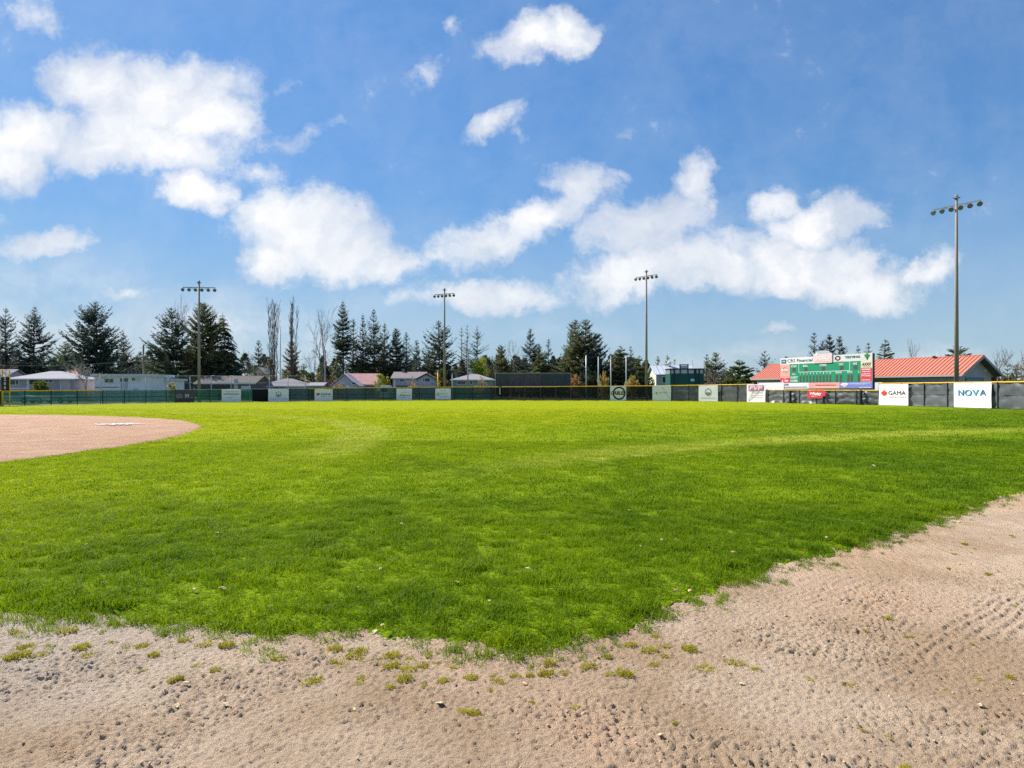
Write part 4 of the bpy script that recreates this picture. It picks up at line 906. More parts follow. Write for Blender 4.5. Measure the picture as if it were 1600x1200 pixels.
#PART3
# ------------------------------------------------------------ red roofed building
def red_building():
    u = np.array([.469, -.883]); C = np.array([48.8, 72.0]); LEN, WID, EV, RG = 29.2, 8.1, 3.5, 5.66
    t = thing('clubhouse', 'long grey clubhouse with a salmon red ribbed metal roof behind the scoreboard', 'building', (*C, -.1), atan2(u[1], u[0]))
    M_w = mat('block_wall_grey', (.40,.43,.42), .8, .06, 1.5, bump=.1, bscale=12); M_w2 = mat('wall_pale', (.60,.61,.62), .8, .04, 1)
    M_r = mat('red_metal_roof', (.62,.18,.105), .5, .07, .6, spec=.4); M_rs = mat('red_roof_rib', (.72,.28,.19), .45, spec=.4); M_tr = mat('bargeboard_trim', (.36,.33,.32), .6); M_sof = mat('soffit_dark', (.11,.12,.13), .8); M_gut = mat('gutter_grey', (.42,.40,.40), .5)
    x0, x1, y0, y1 = -LEN+.7, -.9, .75, WID-.75; z = .1
    MB().box(x0, x1, y0, y1, 0, 1.6+z).build('lower_wall', M_w2, t)
    hw = (WID)/2; sl = (RG-EV)/hw
    ze = EV+sl*.75-.12
    MB().box(x0+.005, x1-.005, y0+.005, y1-.005, 1.6+z, ze).build('upper_wall', M_w, t)
    for xx in (x0+.006, x1-.206): MB().add([(xx+a, b, c) for a in (0, .2) for b, c in ((y0+.006, ze), (y1-.006, ze), (hw, RG-.22))], [(0, 2, 1), (3, 4, 5), (0, 1, 4, 3), (1, 2, 5, 4), (2, 0, 3, 5)]).build('gable_wall', M_w, t)
    th = .10
    for sgn in (0, 1):
        ya, yb = (0, hw) if sgn == 0 else (WID, hw)
        V = [(-LEN, ya, EV), (0, ya, EV), (0, yb, RG), (-LEN, yb, RG)]; V += [(x, y, zz-th) for x, y, zz in V]
        Fc = [(0, 1, 2, 3), (7, 6, 5, 4), (0, 4, 5, 1), (1, 5, 6, 2), (2, 6, 7, 3), (3, 7, 4, 0)]
        if sgn: Fc = [tuple(reversed(f)) for f in Fc]
        rf = raw('roof_slope', V, Fc, M_r, t)
        Vs = [(-.9, ya, EV-.13), (-.01, ya, EV-.13), (-.01, yb, RG-.13), (-.9, yb, RG-.13)]; Vs += [(x, y, zz-.03) for x, y, zz in Vs]; raw('gable_soffit', Vs, Fc, M_sof, t)
        mb = MB(); n = int(LEN/.46); dy = yb-ya; ln = sqrt(dy*dy+(RG-EV)**2)
        for i in range(n+1):
            x = -LEN+.05+(LEN-.1)*i/n; q = []
            for (yy, zz) in ((ya, EV), (yb, RG)):
                for (dx, dz) in ((-.09, 0), (-.055, .085), (.055, .085), (.09, 0)): q.append((x+dx, yy, zz+dz))
            f = [(0, 1, 5, 4), (1, 2, 6, 5), (2, 3, 7, 6), (0, 3, 2, 1), (4, 5, 6, 7)]
            mb.add(q, f if not sgn else [tuple(reversed(k)) for k in f])
        o = mb.build('standing_seams', M_rs, rf); o['kind'] = 'stuff'
    MB().box(-LEN, 0, hw-.12, hw+.12, RG-.02, RG+.07).build('ridge_cap', M_r, t)
    MB().box(-LEN, -.02, -.12, -.005, EV-.20, EV-.03).build('gutter', M_gut, t)
    MB().box(x0, -.05, .02, .74, EV-.24, EV-.20).build('soffit', M_sof, t)
    for (ya, yb) in ((0, hw), (WID, hw)):
        V = [(.0, ya, EV-.28), (.06, ya, EV-.28), (.06, ya, EV+.02), (.0, ya, EV+.02), (.0, yb, RG-.28), (.06, yb, RG-.28), (.06, yb, RG+.02), (.0, yb, RG+.02)]
        raw('bargeboard', V, [(0, 1, 2, 3), (7, 6, 5, 4), (0, 4, 5, 1), (1, 5, 6, 2), (2, 6, 7, 3), (3, 7, 4, 0)], M_tr, t)
    lw = MB().box(-11.2, -10.95, y0-.16, y0-.01, 2.75, 3.0).build('wall_lamp', mat('lamp_cream', (.75,.74,.66), .4), t)
    MB().box(-.9, -.78, 5.9, 6.15, 3.85, 4.15).build('wall_lamp', mat('lamp_cream', (.75,.74,.66), .4), t); MB().box(-.9, -.84, 3.3, 3.42, 4.55, 5.05).build('bracket', M_sof, t)
    d = MB().box(-.9, -.85, 2.2, 5.6, .1, 3.12).build('roller_door', mat('door_slate_blue', (.16,.25,.33), .6, .05, 2), t)
    for i in range(9): MB().box(-.852, -.845, 2.25, 5.55, .3+i*.3, .32+i*.3).build('door_rib', mat('door_blue_trim', (.06,.15,.24), .6), d)
    MB().box(-.9, -.83, 2.1, 2.2, 0, 3.2).build('door_frame', mat('door_blue_trim', (.06,.15,.24), .6), d); MB().box(-.9, -.83, 5.6, 5.7, 0, 3.2).build('door_frame', MATS['door_blue_trim'], d); MB().box(-.9, -.83, 2.2, 5.6, 3.12, 3.2).build('door_frame', MATS['door_blue_trim'], d)
    MB().lathe([(.12, 0), (.12, .25), (.2, .27), (.2, .36), (.05, .4)], 10, (-5.2, hw-.3, RG-.2)).build('roof_vent', M_sof, t, True)
    MB().box(x0-.12, x0, y0-.05, y0+.15, 0, EV-.2).build('downpipe', M_w2, t)
red_building()

# ------------------------------------------------------------ press box and pale-roofed hall
def press_box():
    Y = 131.0; c = PX(1073.5, Y); t = thing('press_box', 'dark green press box with a strip of grey windows and a raised middle', 'press box', (c, Y, -.1)); g = mat('press_box_green', (.010,.085,.065), .6, .12, 1.5); fr = mat('press_box_frame', (.018,.045,.05), .6); gl = mat('press_box_pane', (.46,.50,.56), .25, .08, 2, spec=.5)
    hw = 26.3*Y/F; z1 = PZ(583, Y); z2 = PZ(575.8, Y); zt = PZ(569.5, Y)
    MB().box(-hw, hw, 0, 4, 0, z1).build('wall', g, t)
    for i, (a, b) in enumerate(((1048, 1053.5), (1055, 1062), (1064, 1074), (1076, 1084.5), (1086, 1092), (1093.5, 1099))):
        w = MB().box(PX(a, Y)-c, PX(b, Y)-c, .05, .1, z1+.05, z2-.12).build('window', gl, t)
    for px in (1047.6, 1054, 1063, 1075, 1085, 1092.7, 1099.6): MB().box(PX(px, Y)-c-.1, PX(px, Y)-c+.1, -.03, .14, z1, z2).build('mullion', fr, t)
    MB().box(-hw-.1, hw+.1, -.12, 4.2, z2-.10, z2+.12).build('roof', fr, t); MB().box(-hw, hw, .1, 4, z1, z2-.1).build('upper_wall', mat('press_box_inside', (.20,.22,.25), .8), t)
    a, b = PX(1063, Y)-c, PX(1075.5, Y)-c
    MB().box(a+.1, b-.1, .05, .5, z2+.12, zt-.1).build('raised_panel', gl, t); MB().box(a-.05, a+.1, 0, .6, z2+.12, zt).build('raised_post', fr, t); MB().box(b-.1, b+.05, 0, .6, z2+.12, zt).build('raised_post', fr, t); MB().box(a-.1, b+.1, -.05, .65, zt, zt+.14).build('raised_cap', fr, t)
    MB().box(PX(1079, Y)-c, PX(1085, Y)-c, -.04, -.01, PZ(595, Y), PZ(591, Y)).build('sign', mat('sign_pale', (.55,.68,.68), .5), t)
    for px in (1053.5, 1087, 1092.5): MB().box(PX(px, Y)-c-.14, PX(px, Y)-c+.14, -.09, -.01, 0, z2).build('pilaster', fr, t)
    MB().tube((PX(1084.5, Y)-c, 1, z2), (PX(1084.5, Y)-c, 1, z2+1.9), .03, n=5).build('aerial', fr, t)
    Y2 = 143.0; c = PX(1054, Y2); t = thing('park_hall', 'small hall with pale metal roof and cream end wall beside the press box', 'building', (c, Y2, -.1)); w0, w1 = PX(1026, Y2)-c, PX(1090, Y2)-c
    wl = mat('hall_grey_wall', (.36,.38,.41), .8, .05, 2); cr = mat('hall_cream_wall', (.66,.68,.50), .8, .05, 2); rf = mat('hall_pale_roof', (.62,.63,.68), .45, .08, .8); ev = PZ(585, Y2)+.1; rg = PZ(572, Y2+4)+.1
    MB().box(w0+.2, w1, .6, 8, 0, ev).build('wall', wl, t); MB().add([(w0+a, y, z) for a in (0, .2) for y, z in ((.6, 0), (8.2, 0), (8.2, ev), (4.4, rg-.1), (.6, ev))], [(0, 4, 3, 2, 1), (5, 6, 7, 8, 9), (0, 1, 6, 5), (1, 2, 7, 6), (2, 3, 8, 7), (3, 4, 9, 8), (4, 0, 5, 9)]).build('end_wall', cr, t)
    for (ya, yb) in ((0, 4.4), (8.8, 4.4)):
        V = [(w0-.5, ya, ev-.1), (w1, ya, ev-.1), (w1, yb, rg), (w0-.5, yb, rg)]; V += [(x, y, z+.1) for x, y, z in V]; raw('roof_slope', V, [(0, 1, 2, 3), (7, 6, 5, 4), (0, 4, 5, 1), (1, 5, 6, 2), (2, 6, 7, 3), (3, 7, 4, 0)], rf, t)
    for i in range(4): MB().add([(PX(1031+i*8, Y2)-c+d, y, z) for d in (0, .07) for y, z in ((0, ev+.0), (4.4, rg+.1), (4.4, rg+.16), (0, ev+.06))], [(0, 1, 2, 3), (7, 6, 5, 4), (3, 2, 6, 7), (0, 3, 7, 4)]).build('roof_seam', mat('seam_grey', (.35,.36,.40), .5), t)
    w = MB().box(PX(1035, Y2)-c, PX(1052, Y2)-c, .53, .6, PZ(598, Y2), PZ(587, Y2)).build('window', mat('frame_white', (.72,.73,.74), .5), t)
    for a, b in ((1036, 1040.5), (1041.5, 1045), (1046, 1051)): MB().box(PX(a, Y2)-c, PX(b, Y2)-c, .50, .54, PZ(597, Y2), PZ(588.2, Y2)).build('pane', mat('window_dark', (.03,.035,.045), .12, spec=.6), w)
    MB().lathe([(.35, 0), (.35, .5), (.5, .6), (.45, .9), (.1, 1.05)], 12, (PX(1052.5, Y2)-c, 4, rg)).build('roof_vent', mat('frame_white', (.72,.73,.74), .5), t, True)
press_box()

# ------------------------------------------------------------ houses along the street behind
GLASS = mat('window_dark', (.03,.035,.045), .12, spec=.6); WFR = mat('frame_white', (.72,.73,.74), .5)
def house(label, px0, px1, Y, eave, ridge, roof, wm, rm, openings=(), depth=8.0, over=.45, chimney=None, cat='house'):
    c = PX((px0+px1)/2, Y); t = thing('house', label, cat, (c, Y, -.1)); x0, x1 = PX(px0, Y)-c, PX(px1, Y)-c; ze = PZ(eave, Y)+.1; zr = PZ(ridge, Y+(depth/2 if roof != 'front' else 0))+.1
    o = over
    MB().box(x0+o, x1-o, o, depth-o, 0, ze).build('wall', wm, t)
    if roof == 'flat':
        r = MB().box(x0, x1, 0, depth, ze, zr).build('roof', rm, t)
    elif roof == 'hip':
        h = min((x1-x0)*.42, depth*.5*1.25); V = [(x0, 0, ze), (x1, 0, ze), (x1, depth, ze), (x0, depth, ze), (x0+h, depth/2, zr), (x1-h, depth/2, zr), (x0, 0, ze-.16), (x1, 0, ze-.16), (x1, depth, ze-.16), (x0, depth, ze-.16)]
        r = raw('roof', V, [(0, 1, 5, 4), (1, 2, 5), (2, 3, 4, 5), (3, 0, 4), (6, 7, 1, 0), (7, 8, 2, 1), (8, 9, 3, 2), (9, 6, 0, 3), (9, 8, 7, 6)], rm, t)
    elif roof == 'side':
        V = [(x0, 0, ze), (x1, 0, ze), (x1, depth/2, zr), (x0, depth/2, zr), (x1, depth, ze), (x0, depth, ze)]; V += [(x, y, z-.16) for x, y, z in V]
        r = raw('roof', V, [(0, 1, 2, 3), (3, 2, 4, 5), (7, 6, 9, 8), (8, 9, 11, 10), (0, 6, 7, 1), (4, 10, 11, 5), (1, 7, 8, 2), (2, 8, 10, 4), (3, 9, 6, 0), (5, 11, 9, 3)], rm, t)
        for xx in (x0+o, x1-o-.15): MB().add([(xx+a, y, z) for a in (0, .15) for y, z in ((o, ze-.01), (depth-o, ze-.01), (depth/2, zr-.3))], [(0, 2, 1), (3, 4, 5), (0, 1, 4, 3), (1, 2, 5, 4), (2, 0, 3, 5)]).build('gable', wm, t)
    else:
        xm = (x0+x1)/2; V = [(x0, 0, ze), (xm, 0, zr), (xm, depth, zr), (x0, depth, ze), (x1, 0, ze), (x1, depth, ze)]; V += [(x, y, z-.16) for x, y, z in V]
        r = raw('roof', V, [(0, 1, 2, 3), (1, 4, 5, 2), (9, 8, 7, 6), (8, 11, 10, 7), (6, 7, 1, 0), (7, 10, 4, 1), (9, 6, 0, 3), (10, 11, 5, 4), (3, 2, 8, 9), (2, 5, 11, 8)], rm, t)
        MB().add([(x, y, z) for y in (o, o+.15) for x, z in ((x0+o, ze-.01), (x1-o, ze-.01), (xm, zr-.32))], [(0, 1, 2), (5, 4, 3), (0, 3, 4, 1), (1, 4, 5, 2), (2, 5, 3, 0)]).build('gable', wm, t)
    MB().box(x0, x1, -.03, 0, ze-.20, ze-.02).build('gutter', WFR, t) if roof in ('hip', 'side') else None
    if chimney: x = PX(chimney, Y)-c; MB().box(x-.3, x+.3, depth/2-.3, depth/2+.3, zr-.5, zr+.7).build('chimney', mat('chimney_brick', (.26,.20,.18), .9, .2, 8), r)
    for op in openings:
        k, a, b, ya, yb = op[:5]; xa, xb, za, zb = PX(a, Y+o)-c, PX(b, Y+o)-c, PZ(yb, Y)+.1, PZ(ya, Y)+.1; za = max(za, 0)
        if k == 'window':
            f = .10; mb = MB(); mb.box(xa, xb, o-.05, o, za, za+f).box(xa, xb, o-.05, o, zb-f, zb).box(xa, xa+f, o-.05, o, za+f, zb-f).box(xb-f, xb, o-.05, o, za+f, zb-f); xm = xa+(xb-xa)*(op[5] if len(op) > 5 else .5)
            if xb-xa > 1.2: mb.box(xm-f/2, xm+f/2, o-.05, o, za+f, zb-f)
            w = mb.build('window', WFR, t); MB().box(xa+f, xb-f, o-.03, o-.003, za+f, zb-f).build('pane', GLASS, w)
        elif k == 'door':
            w = MB().box(xa, xb, o-.06, o, za, zb).build('door', op[5] if len(op) > 5 else WFR, t); MB().box(xa+.08, xa+.14, o-.10, o-.06, (za+zb)/2-.05, (za+zb)/2+.05).build('handle', GLASS, w)
        elif k == 'garage':
            w = MB().box(xa, xb, o-.06, o, za, zb).build('garage_door', op[5] if len(op) > 5 else WFR, t)
            for i in range(3): z = za+(zb-za)*(i+1)/4; MB().box(xa+.05, xb-.05, o-.07, o-.06, z-.02, z+.02).build('panel_joint', mat('joint_grey', (.4,.4,.42), .7), w)
        else: MB().box(xa, xb, o-.05, o-.004, za, zb).build(k, op[5], t)
    return t
def hm(n, c, v=.06): return mat(n, c, .85, v, 1.5)
ROOFG = mat('shingle_grey', (.24,.23,.25), .9, .12, 3, bump=.2, bscale=14); ROOFL = mat('shingle_pale_grey', (.36,.34,.37), .9, .1, 3, bump=.2, bscale=14); ROOFB = mat('shingle_brown', (.13,.105,.095), .9, .15, 3); ROOFS = mat('roof_salmon', (.50,.26,.24), .85, .15, 1); ROOFW = mat('roof_white', (.66,.67,.68), .7, .05, 2)
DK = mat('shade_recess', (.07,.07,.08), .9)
house('mauve bungalow with pale grey hipped roof behind the round green bush', 7, 117, 112, 591.5, 580, 'hip', hm('siding_mauve', (.40,.34,.40)), ROOFL, [('window', 13, 30, 592.8, 602, .68), ('entry', 44, 66, 592.8, 600, DK), ('door', 42, 46, 592.8, 609), ('window', 68, 83.5, 592.6, 598, .5), ('trim_board', 94.5, 96, 592, 610, WFR), ('garage', 97, 110, 593.5, 610, hm('garage_pink', (.62,.50,.48))), ('skirt_board', 12, 43, 606, 608, WFR)])
house('white flat-roofed bungalow with grey double doors behind the pipe fence', 141, 236, 114, 588.5, 585.3, 'flat', hm('stucco_white', (.86,.86,.86)), ROOFW, [('window', 163, 178, 591, 598.5, .5), ('window', 187, 201, 590, 597.5, .5), ('door', 188.5, 193, 598.5, 610, hm('door_grey', (.5,.53,.58))), ('door', 194.5, 199.5, 598.5, 610, hm('door_grey', (.5,.53,.58))), ('window', 205.5, 212, 590, 595.5, .5), ('shutter', 212.6, 219, 590.5, 595.5, hm('shutter_pale', (.60,.63,.66))), ('ledge', 149, 186, 604.5, 605.5, DK), ('vent', 208, 216, 607, 609, hm('vent_blue', (.4,.45,.52)))])
house('low white garage with a dark awning right of the flat-roofed bungalow', 224, 268, 119, 594.5, 591.8, 'flat', hm('stucco_white2', (.85,.85,.85)), ROOFW, [('awning', 225, 247, 601.5, 603, DK), ('garage', 226, 245, 605.5, 611, WFR), ('door', 254, 258, 600, 611)], 6)
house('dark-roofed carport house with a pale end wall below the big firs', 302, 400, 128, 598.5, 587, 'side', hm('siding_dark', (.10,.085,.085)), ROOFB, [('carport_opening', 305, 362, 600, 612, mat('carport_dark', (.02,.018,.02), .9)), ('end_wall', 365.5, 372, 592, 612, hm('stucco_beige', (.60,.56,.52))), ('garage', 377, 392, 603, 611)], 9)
house('small cream gabled house standing high behind the bare poplars', 392, 415, 178, 584, 573.5, 'front', hm('stucco_cream', (.72,.62,.50)), hm('roof_cream', (.66,.55,.44)), [('window', 397, 402, 582, 588), ('brick_face', 404, 412, 583, 600, hm('brick_pink', (.60,.36,.32)))], 7)
house('low bungalow with mottled grey hipped roof left of the maple leaf banner', 400, 478, 134, 603, 591.5, 'hip', hm('siding_pale', (.58,.58,.60)), ROOFG, [('window', 428, 446, 604.3, 609), ('band', 405, 474, 604, 604.8, WFR)], 9)
house('small brown shed with a slate lean-to roof left of the salmon roof', 479, 506, 138, 602.3, 597.5, 'side', hm('shed_brown', (.30,.24,.18)), hm('roof_slate', (.28,.27,.32)), [('door', 484, 489, 603, 610)], 5)
house('lavender house with salmon pink roof behind the leaf banner fence', 530, 588, 152, 600.5, 583.5, 'side', hm('siding_lavender', (.46,.47,.56)), ROOFS, [('brick_face', 573, 585, 601, 612, hm('brick_orange', (.50,.26,.20)))], 9)
house('lavender gabled wing with white bargeboards in front of the salmon roof', 514, 562, 147, 603, 584, 'front', hm('siding_lavender', (.46,.47,.56)), hm('roof_edge_pale', (.58,.55,.56)), [('window', 549.5, 556.5, 597, 601), ('door', 540, 546, 602, 609)], 6)
house('split-level lavender house with brown-grey roof right of the white van', 610, 664, 152, 590.5, 581, 'side', hm('siding_lilac', (.42,.42,.50)), mat('shingle_taupe', (.25,.205,.20), .9, .12, 3), [('window', 624, 632, 592, 596.5), ('band', 619, 640, 602.5, 604.5, DK), ('corner_board', 615.2, 618, 591.5, 606, WFR)], 9, chimney=625)
house('lilac gable wing with a three-part window beside the yellow pole', 650, 681, 148, 591.5, 583.2, 'front', hm('siding_lilac', (.42,.42,.50)), mat('bargeboard_brown', (.085,.06,.06), .8), [('window', 660.5, 672.5, 590, 597, .25), ('house_number', 674, 677, 599.3, 600.3, DK)], 6)
house('green bungalow with grey hipped roof and white windows', 703, 774, 150, 593, 584.5, 'hip', hm('siding_sage', (.24,.33,.27)), mat('shingle_mauve_grey', (.30,.27,.29), .9, .1, 3), [('window', 714, 721, 595, 601), ('window', 720.5, 728, 595, 601), ('window', 733.5, 738.5, 594.5, 601), ('fascia', 706, 770, 593.2, 594, WFR)], 9)
house('orange-brown roofed house mostly hidden behind the mauve bungalow', 78, 122, 150, 590, 575.5, 'hip', hm('stucco_far', (.5,.46,.42)), hm('roof_orange_brown', (.36,.17,.11)), [('window', 90, 96, 592, 598)], 9)
house('sliver of a grey-mauve house at the left edge behind the foul pole', -60, 3.5, 118, 592, 577, 'side', hm('siding_mauve2', (.38,.35,.42)), ROOFG, [('window', -12, -4, 594, 601)], 8)
house('far low house with blue-grey roof behind the carport', 372, 396, 190, 590, 583.5, 'side', hm('far_wall', (.5,.5,.52)), hm('far_roof_blue', (.33,.36,.42)), [('window', 380, 384, 591, 595)], 7)

# ------------------------------------------------------------ vehicles behind the fence
def car(label, px, Y, rot, paint, z=-.1, s=1.0):
    t = thing('parked_car', label, 'car', (PX(px, Y), Y, z), rad(rot), 'cars parked behind the fence'); t.scale = (s, s, s)
    body = [(-2.2, .32), (2.2, .32), (2.28, .62), (2.1, .86), (1.1, .96), (-1.55, .98), (-2.2, .92), (-2.28, .6)]
    MB().prism(body, -.86, .86).build('body', paint, t)
    V = [(1.05, -.82, .95), (1.05, .82, .95), (-1.75, .82, .97), (-1.75, -.82, .97), (.25, -.62, 1.44), (.25, .62, 1.44), (-1.15, .62, 1.46), (-1.15, -.62, 1.46)]
    raw('cabin_glass', V, [(0, 1, 5, 4), (1, 2, 6, 5), (2, 3, 7, 6), (3, 0, 4, 7)], GLASS, t); MB().add([(.33, -.64, 1.43), (.33, .64, 1.43), (-1.22, .64, 1.45), (-1.22, -.64, 1.45), (.2, -.6, 1.50), (.2, .6, 1.50), (-1.1, .6, 1.52), (-1.1, -.6, 1.52)], [(4, 5, 6, 7), (0, 1, 5, 4), (1, 2, 6, 5), (2, 3, 7, 6), (3, 0, 4, 7), (3, 2, 1, 0)]).build('roof', paint, t)
    for sx in (-1.4, 1.38):
        for sy in (-.80, .80):
            w = MB().tube((sx, sy-.1, .33), (sx, sy+.1, .33), .33, n=16).build('wheel', mat('tyre_black', (.02,.02,.02), .8), t); MB().tube((sx, sy-.11, .33), (sx, sy+.11, .33), .18, n=10).build('rim', M_galv, w)
    for sy in (-.62, .62): MB().box(2.2, 2.30, sy-.16, sy+.16, .62, .76).build('headlight', mat('lamp_cream', (.75,.74,.66), .3), t); MB().box(-2.29, -2.2, sy-.14, sy+.14, .66, .82).build('tail_light', mat('tail_red', (.4,.02,.02), .3), t)
car('white car parked behind the green fence below the mauve bungalow', 26, 93, 4, mat('car_white', (.78,.79,.80), .25, spec=.6), s=1.14)
car('silver car parked behind the green fence right of the round bush', 86, 96, 176, mat('car_silver', (.60,.62,.65), .25, metal=.4, spec=.6), s=1.14)
def van():
    Y = 140; t = thing('parked_van', 'white high-roofed van showing above the fence beside the yellow bush', 'van', (PX(600.5, Y), Y, -.1)); m = mat('car_white', (.78,.79,.80), .25)
    MB().prism([(-.95, .3), (.95, .3), (1.0, 1.4), (.92, 2.5), (.6, 2.95), (-.6, 2.95), (-.92, 2.5), (-1.0, 1.4)], 0, 4.8).build('body', m, t); MB().box(-.75, .75, -.03, -.005, 1.5, 2.2).build('rear_window', GLASS, t); MB().box(-1.6, -1.05, .5, .62, 1.6, 2.45).build('mirror', m, t)
    for sx in (-.8, .8):
        for y in (.9, 3.9): MB().tube((sx-.12, y, .35), (sx+.12, y, .35), .35, n=14).build('wheel', mat('tyre_black', (.02,.02,.02), .8), t)
van()
def tent():
    Y = 120; t = thing('canopy_tent', 'low white canopy roof left of the flat-roofed bungalow', 'canopy', (PX(133, Y), Y, -.1)); w = 11.5*Y/F; h0 = PZ(606.5, Y)+.1; h1 = PZ(601.2, Y)+.1
    MB().add([(-w, 0, h0), (w, 0, h0), (w, 2.6, h0), (-w, 2.6, h0), (0, 1.3, h1), (-w, 0, h0-.15), (w, 0, h0-.15), (w, 2.6, h0-.15), (-w, 2.6, h0-.15)], [(0, 1, 4), (1, 2, 4), (2, 3, 4), (3, 0, 4), (5, 6, 1, 0), (6, 7, 2, 1), (7, 8, 3, 2), (8, 5, 0, 3)]).build('canopy', mat('tent_white', (.74,.73,.72), .7, trans=.2), t)
    for sx in (-1, 1):
        for y in (.05, 2.55): MB().tube((sx*(w-.05), y, 0), (sx*(w-.05), y, h0-.1), .03, n=5).build('leg', M_galv, t)
tent()
#PART4
# ------------------------------------------------------------ trees
def leafmat(n, c, c2, trans=.42, scale=.9): return mat(n, tuple(q*1.3 for q in c), .75, col2=tuple(q*1.3 for q in c2), scale=scale, trans=trans, spec=.15)
NEED = {'dark': leafmat('needles_dark', (.085,.115,.068), (.034,.050,.034)), 'blue': leafmat('needles_blue', (.095,.130,.098), (.038,.058,.048)),
        'green': leafmat('needles_green', (.175,.215,.060), (.065,.095,.032)), 'olive': leafmat('needles_olive', (.195,.205,.090), (.075,.088,.044)), 'brown': leafmat('needles_brown', (.19,.135,.08), (.08,.065,.04))}
BARK = mat('bark_dark', (.075,.058,.048), .9, .25, 3, stretch=(4,4,.5)); BARKG = mat('bark_grey', (.17,.145,.125), .9, .2, 3, stretch=(4,4,.5)); TWIG = mat('twig_brown', (.20,.15,.12), .9, .2, 2); TWIGP = mat('twig_pale', (.42,.38,.30), .9, .15, 2)
def trunk_mesh(H, r, bend, rng, n=7, top=.02):
    mb = MB(); prev = None; k = 10
    for i in range(k):
        z0, z1 = H*i/k, H*(i+1)/k; f = lambda z: (bend*sin(z/H*3), bend*.6*sin(z/H*2.2+1)-bend*.6*sin(1))
        ra = r*(1-i/k)+top; rb = r*(1-(i+1)/k)+top
        mb.tube((*f(z0), z0), (*f(z1), z1), ra*(1.35 if i == 0 else 1), rb, n, caps=(i in (0, k-1)))
    return mb
def conifer(name, label, px, top, Y, wpx, style='fir', col='dark', t0=.12, seed=0, group='evergreens behind the field', base=-.12):
    rng = np.random.default_rng(seed+int(px*13)); H = PZ(top, Y)-base; R = wpx/2*Y/F
    t = thing(name, label, 'tree', (PX(px, Y), Y, base), rng.random()*6.28, group)
    trunk_mesh(H*.97, max(.16, H*.0125), R*.05, rng).build('trunk', BARK, t, True)
    R *= 1.27
    P = dict(fir=(9.4, .80, -.30, .55, .55, 1.15), spruce=(13.5, .68, -.42, .50, .50, 1.7), cedar=(20, .62, .25, -.15, .42, 2.2), pine=(13, .45, .30, .0, .5, 1.8), sparse=(6.5, .70, -.20, .45, .55, 1.05), larch=(5.5, .75, .1, .3, .5, .42), weep=(10, .72, .10, -.75, .5, 1.5))[style]
    nb_m, pw, a, b, spacing, dens = P
    nb = int(H*nb_m*min(1.35, max(.6, R/2.4))); lump = rng.uniform(0, 6.28, 4)
    f = t0+(1-t0)*rng.random(nb)**1.12
    nw = max(8, int(H/1.05)); f = np.where(rng.random(nb) < .72, np.round(f*nw)/nw+rng.normal(0, .10/nw, nb), f); f = np.clip(f, t0, .985)  # most limbs sit in whorls
    rel = (f-t0)/(1-t0); az = rng.random(nb)*2*pi
    prof = (1-rel)**pw*np.minimum(1, .55+rel*3.0)
    if style == 'cedar': prof = (1-rel**1.6)**.9*np.minimum(1, .75+rel)
    if style == 'pine': prof = np.sqrt(np.maximum(.02, 1-(rel*2-1)**2))*.95+.08
    L = R*prof*(.60+.50*rng.random(nb)**.8)*(1+.20*np.sin(az*2+lump[0])*np.sin(rel*9+lump[1])+.14*np.sin(rel*23+lump[2]))+.16
    z = f*H*.97; D = np.stack([np.cos(az), np.sin(az), 0*az], 1); SD = np.stack([-np.sin(az), np.cos(az), 0*az], 1)
    aa = a*(1-rel)+.60*rel*(1 if style != 'weep' else .4); bb = b*.8
    UPV = np.array([0, 0, 1.])
    def pt(k, s): return D[k]*(L[k]*s)[:, None]+UPV*(z[k]+L[k]*(aa[k]*s+bb*s*s))[:, None]
    K = np.arange(nb); Vt = []
    for j, s in enumerate((0, .5, .95)):
        c = pt(K, np.full(nb, s)); ww = ((.045+.010*L)*(1-j*.42))[:, None]; Vt.append(np.stack([c-SD*ww, c+SD*ww, c-UPV*ww*1.4], 1))
    Vt = np.stack(Vt, 1).reshape(-1, 3); bi = (K*9)[:, None]
    Ft = np.concatenate([bi+np.array([[e+m1, e+m2, e+3+m2, e+3+m1]]) for e in (0, 3) for (m1, m2) in ((0, 1), (1, 2), (2, 0))])
    o = bpy.data.objects.new('branches', np_mesh('branches', Vt, Ft, BARK)); link(o, t)
    n = np.maximum(4 if style != 'larch' else 2, (L*dens*5.2).astype(int)); k = np.repeat(K, n); N = len(k)
    s = (.10 if style != 'cedar' else .3)+(.90 if style != 'cedar' else .7)*rng.random(N)**.75
    sg = rng.choice((-1., 1.), N); ang = sg*(.55+.5*rng.random(N)); bl = np.minimum((.30*L[k]*(1.05-s)+.22+.05*np.minimum(L[k], 3))*(.7+.55*rng.random(N)), 1.3)
    if style == 'larch': bl *= .8
    dr = D[k]*np.cos(ang)[:, None]+SD[k]*np.sin(ang)[:, None]; dv = dr+UPV*((aa[k]+2*bb*s)*.55+rng.normal(0, .20, N)-.10)[:, None]; dv /= np.linalg.norm(dv, axis=1)[:, None]
    c0 = pt(k, s); Bq = []
    for fr in (.0, .42):
        ln = bl*(.62 if fr == 0 else .58); st = c0+dv*(bl*fr)[:, None]+rng.normal(0, .03, (N, 3)); jv = dv+rng.normal(0, .16, (N, 3)); jv /= np.linalg.norm(jv, axis=1)[:, None]
        sw = np.cross(jv, UPV); sw /= np.linalg.norm(sw, axis=1)[:, None]+1e-6; rl = rng.normal(0, .75, N)[:, None]; sw = sw*np.cos(rl)+np.cross(sw, jv)*np.sin(rl); wd = (ln*(.20+.12*rng.random(N)))[:, None]; ln = ln[:, None]
        Bq.append(np.stack([st, st+jv*ln*.5+sw*wd, st+jv*ln, st+jv*ln*.5-sw*wd-UPV*.04], 1))
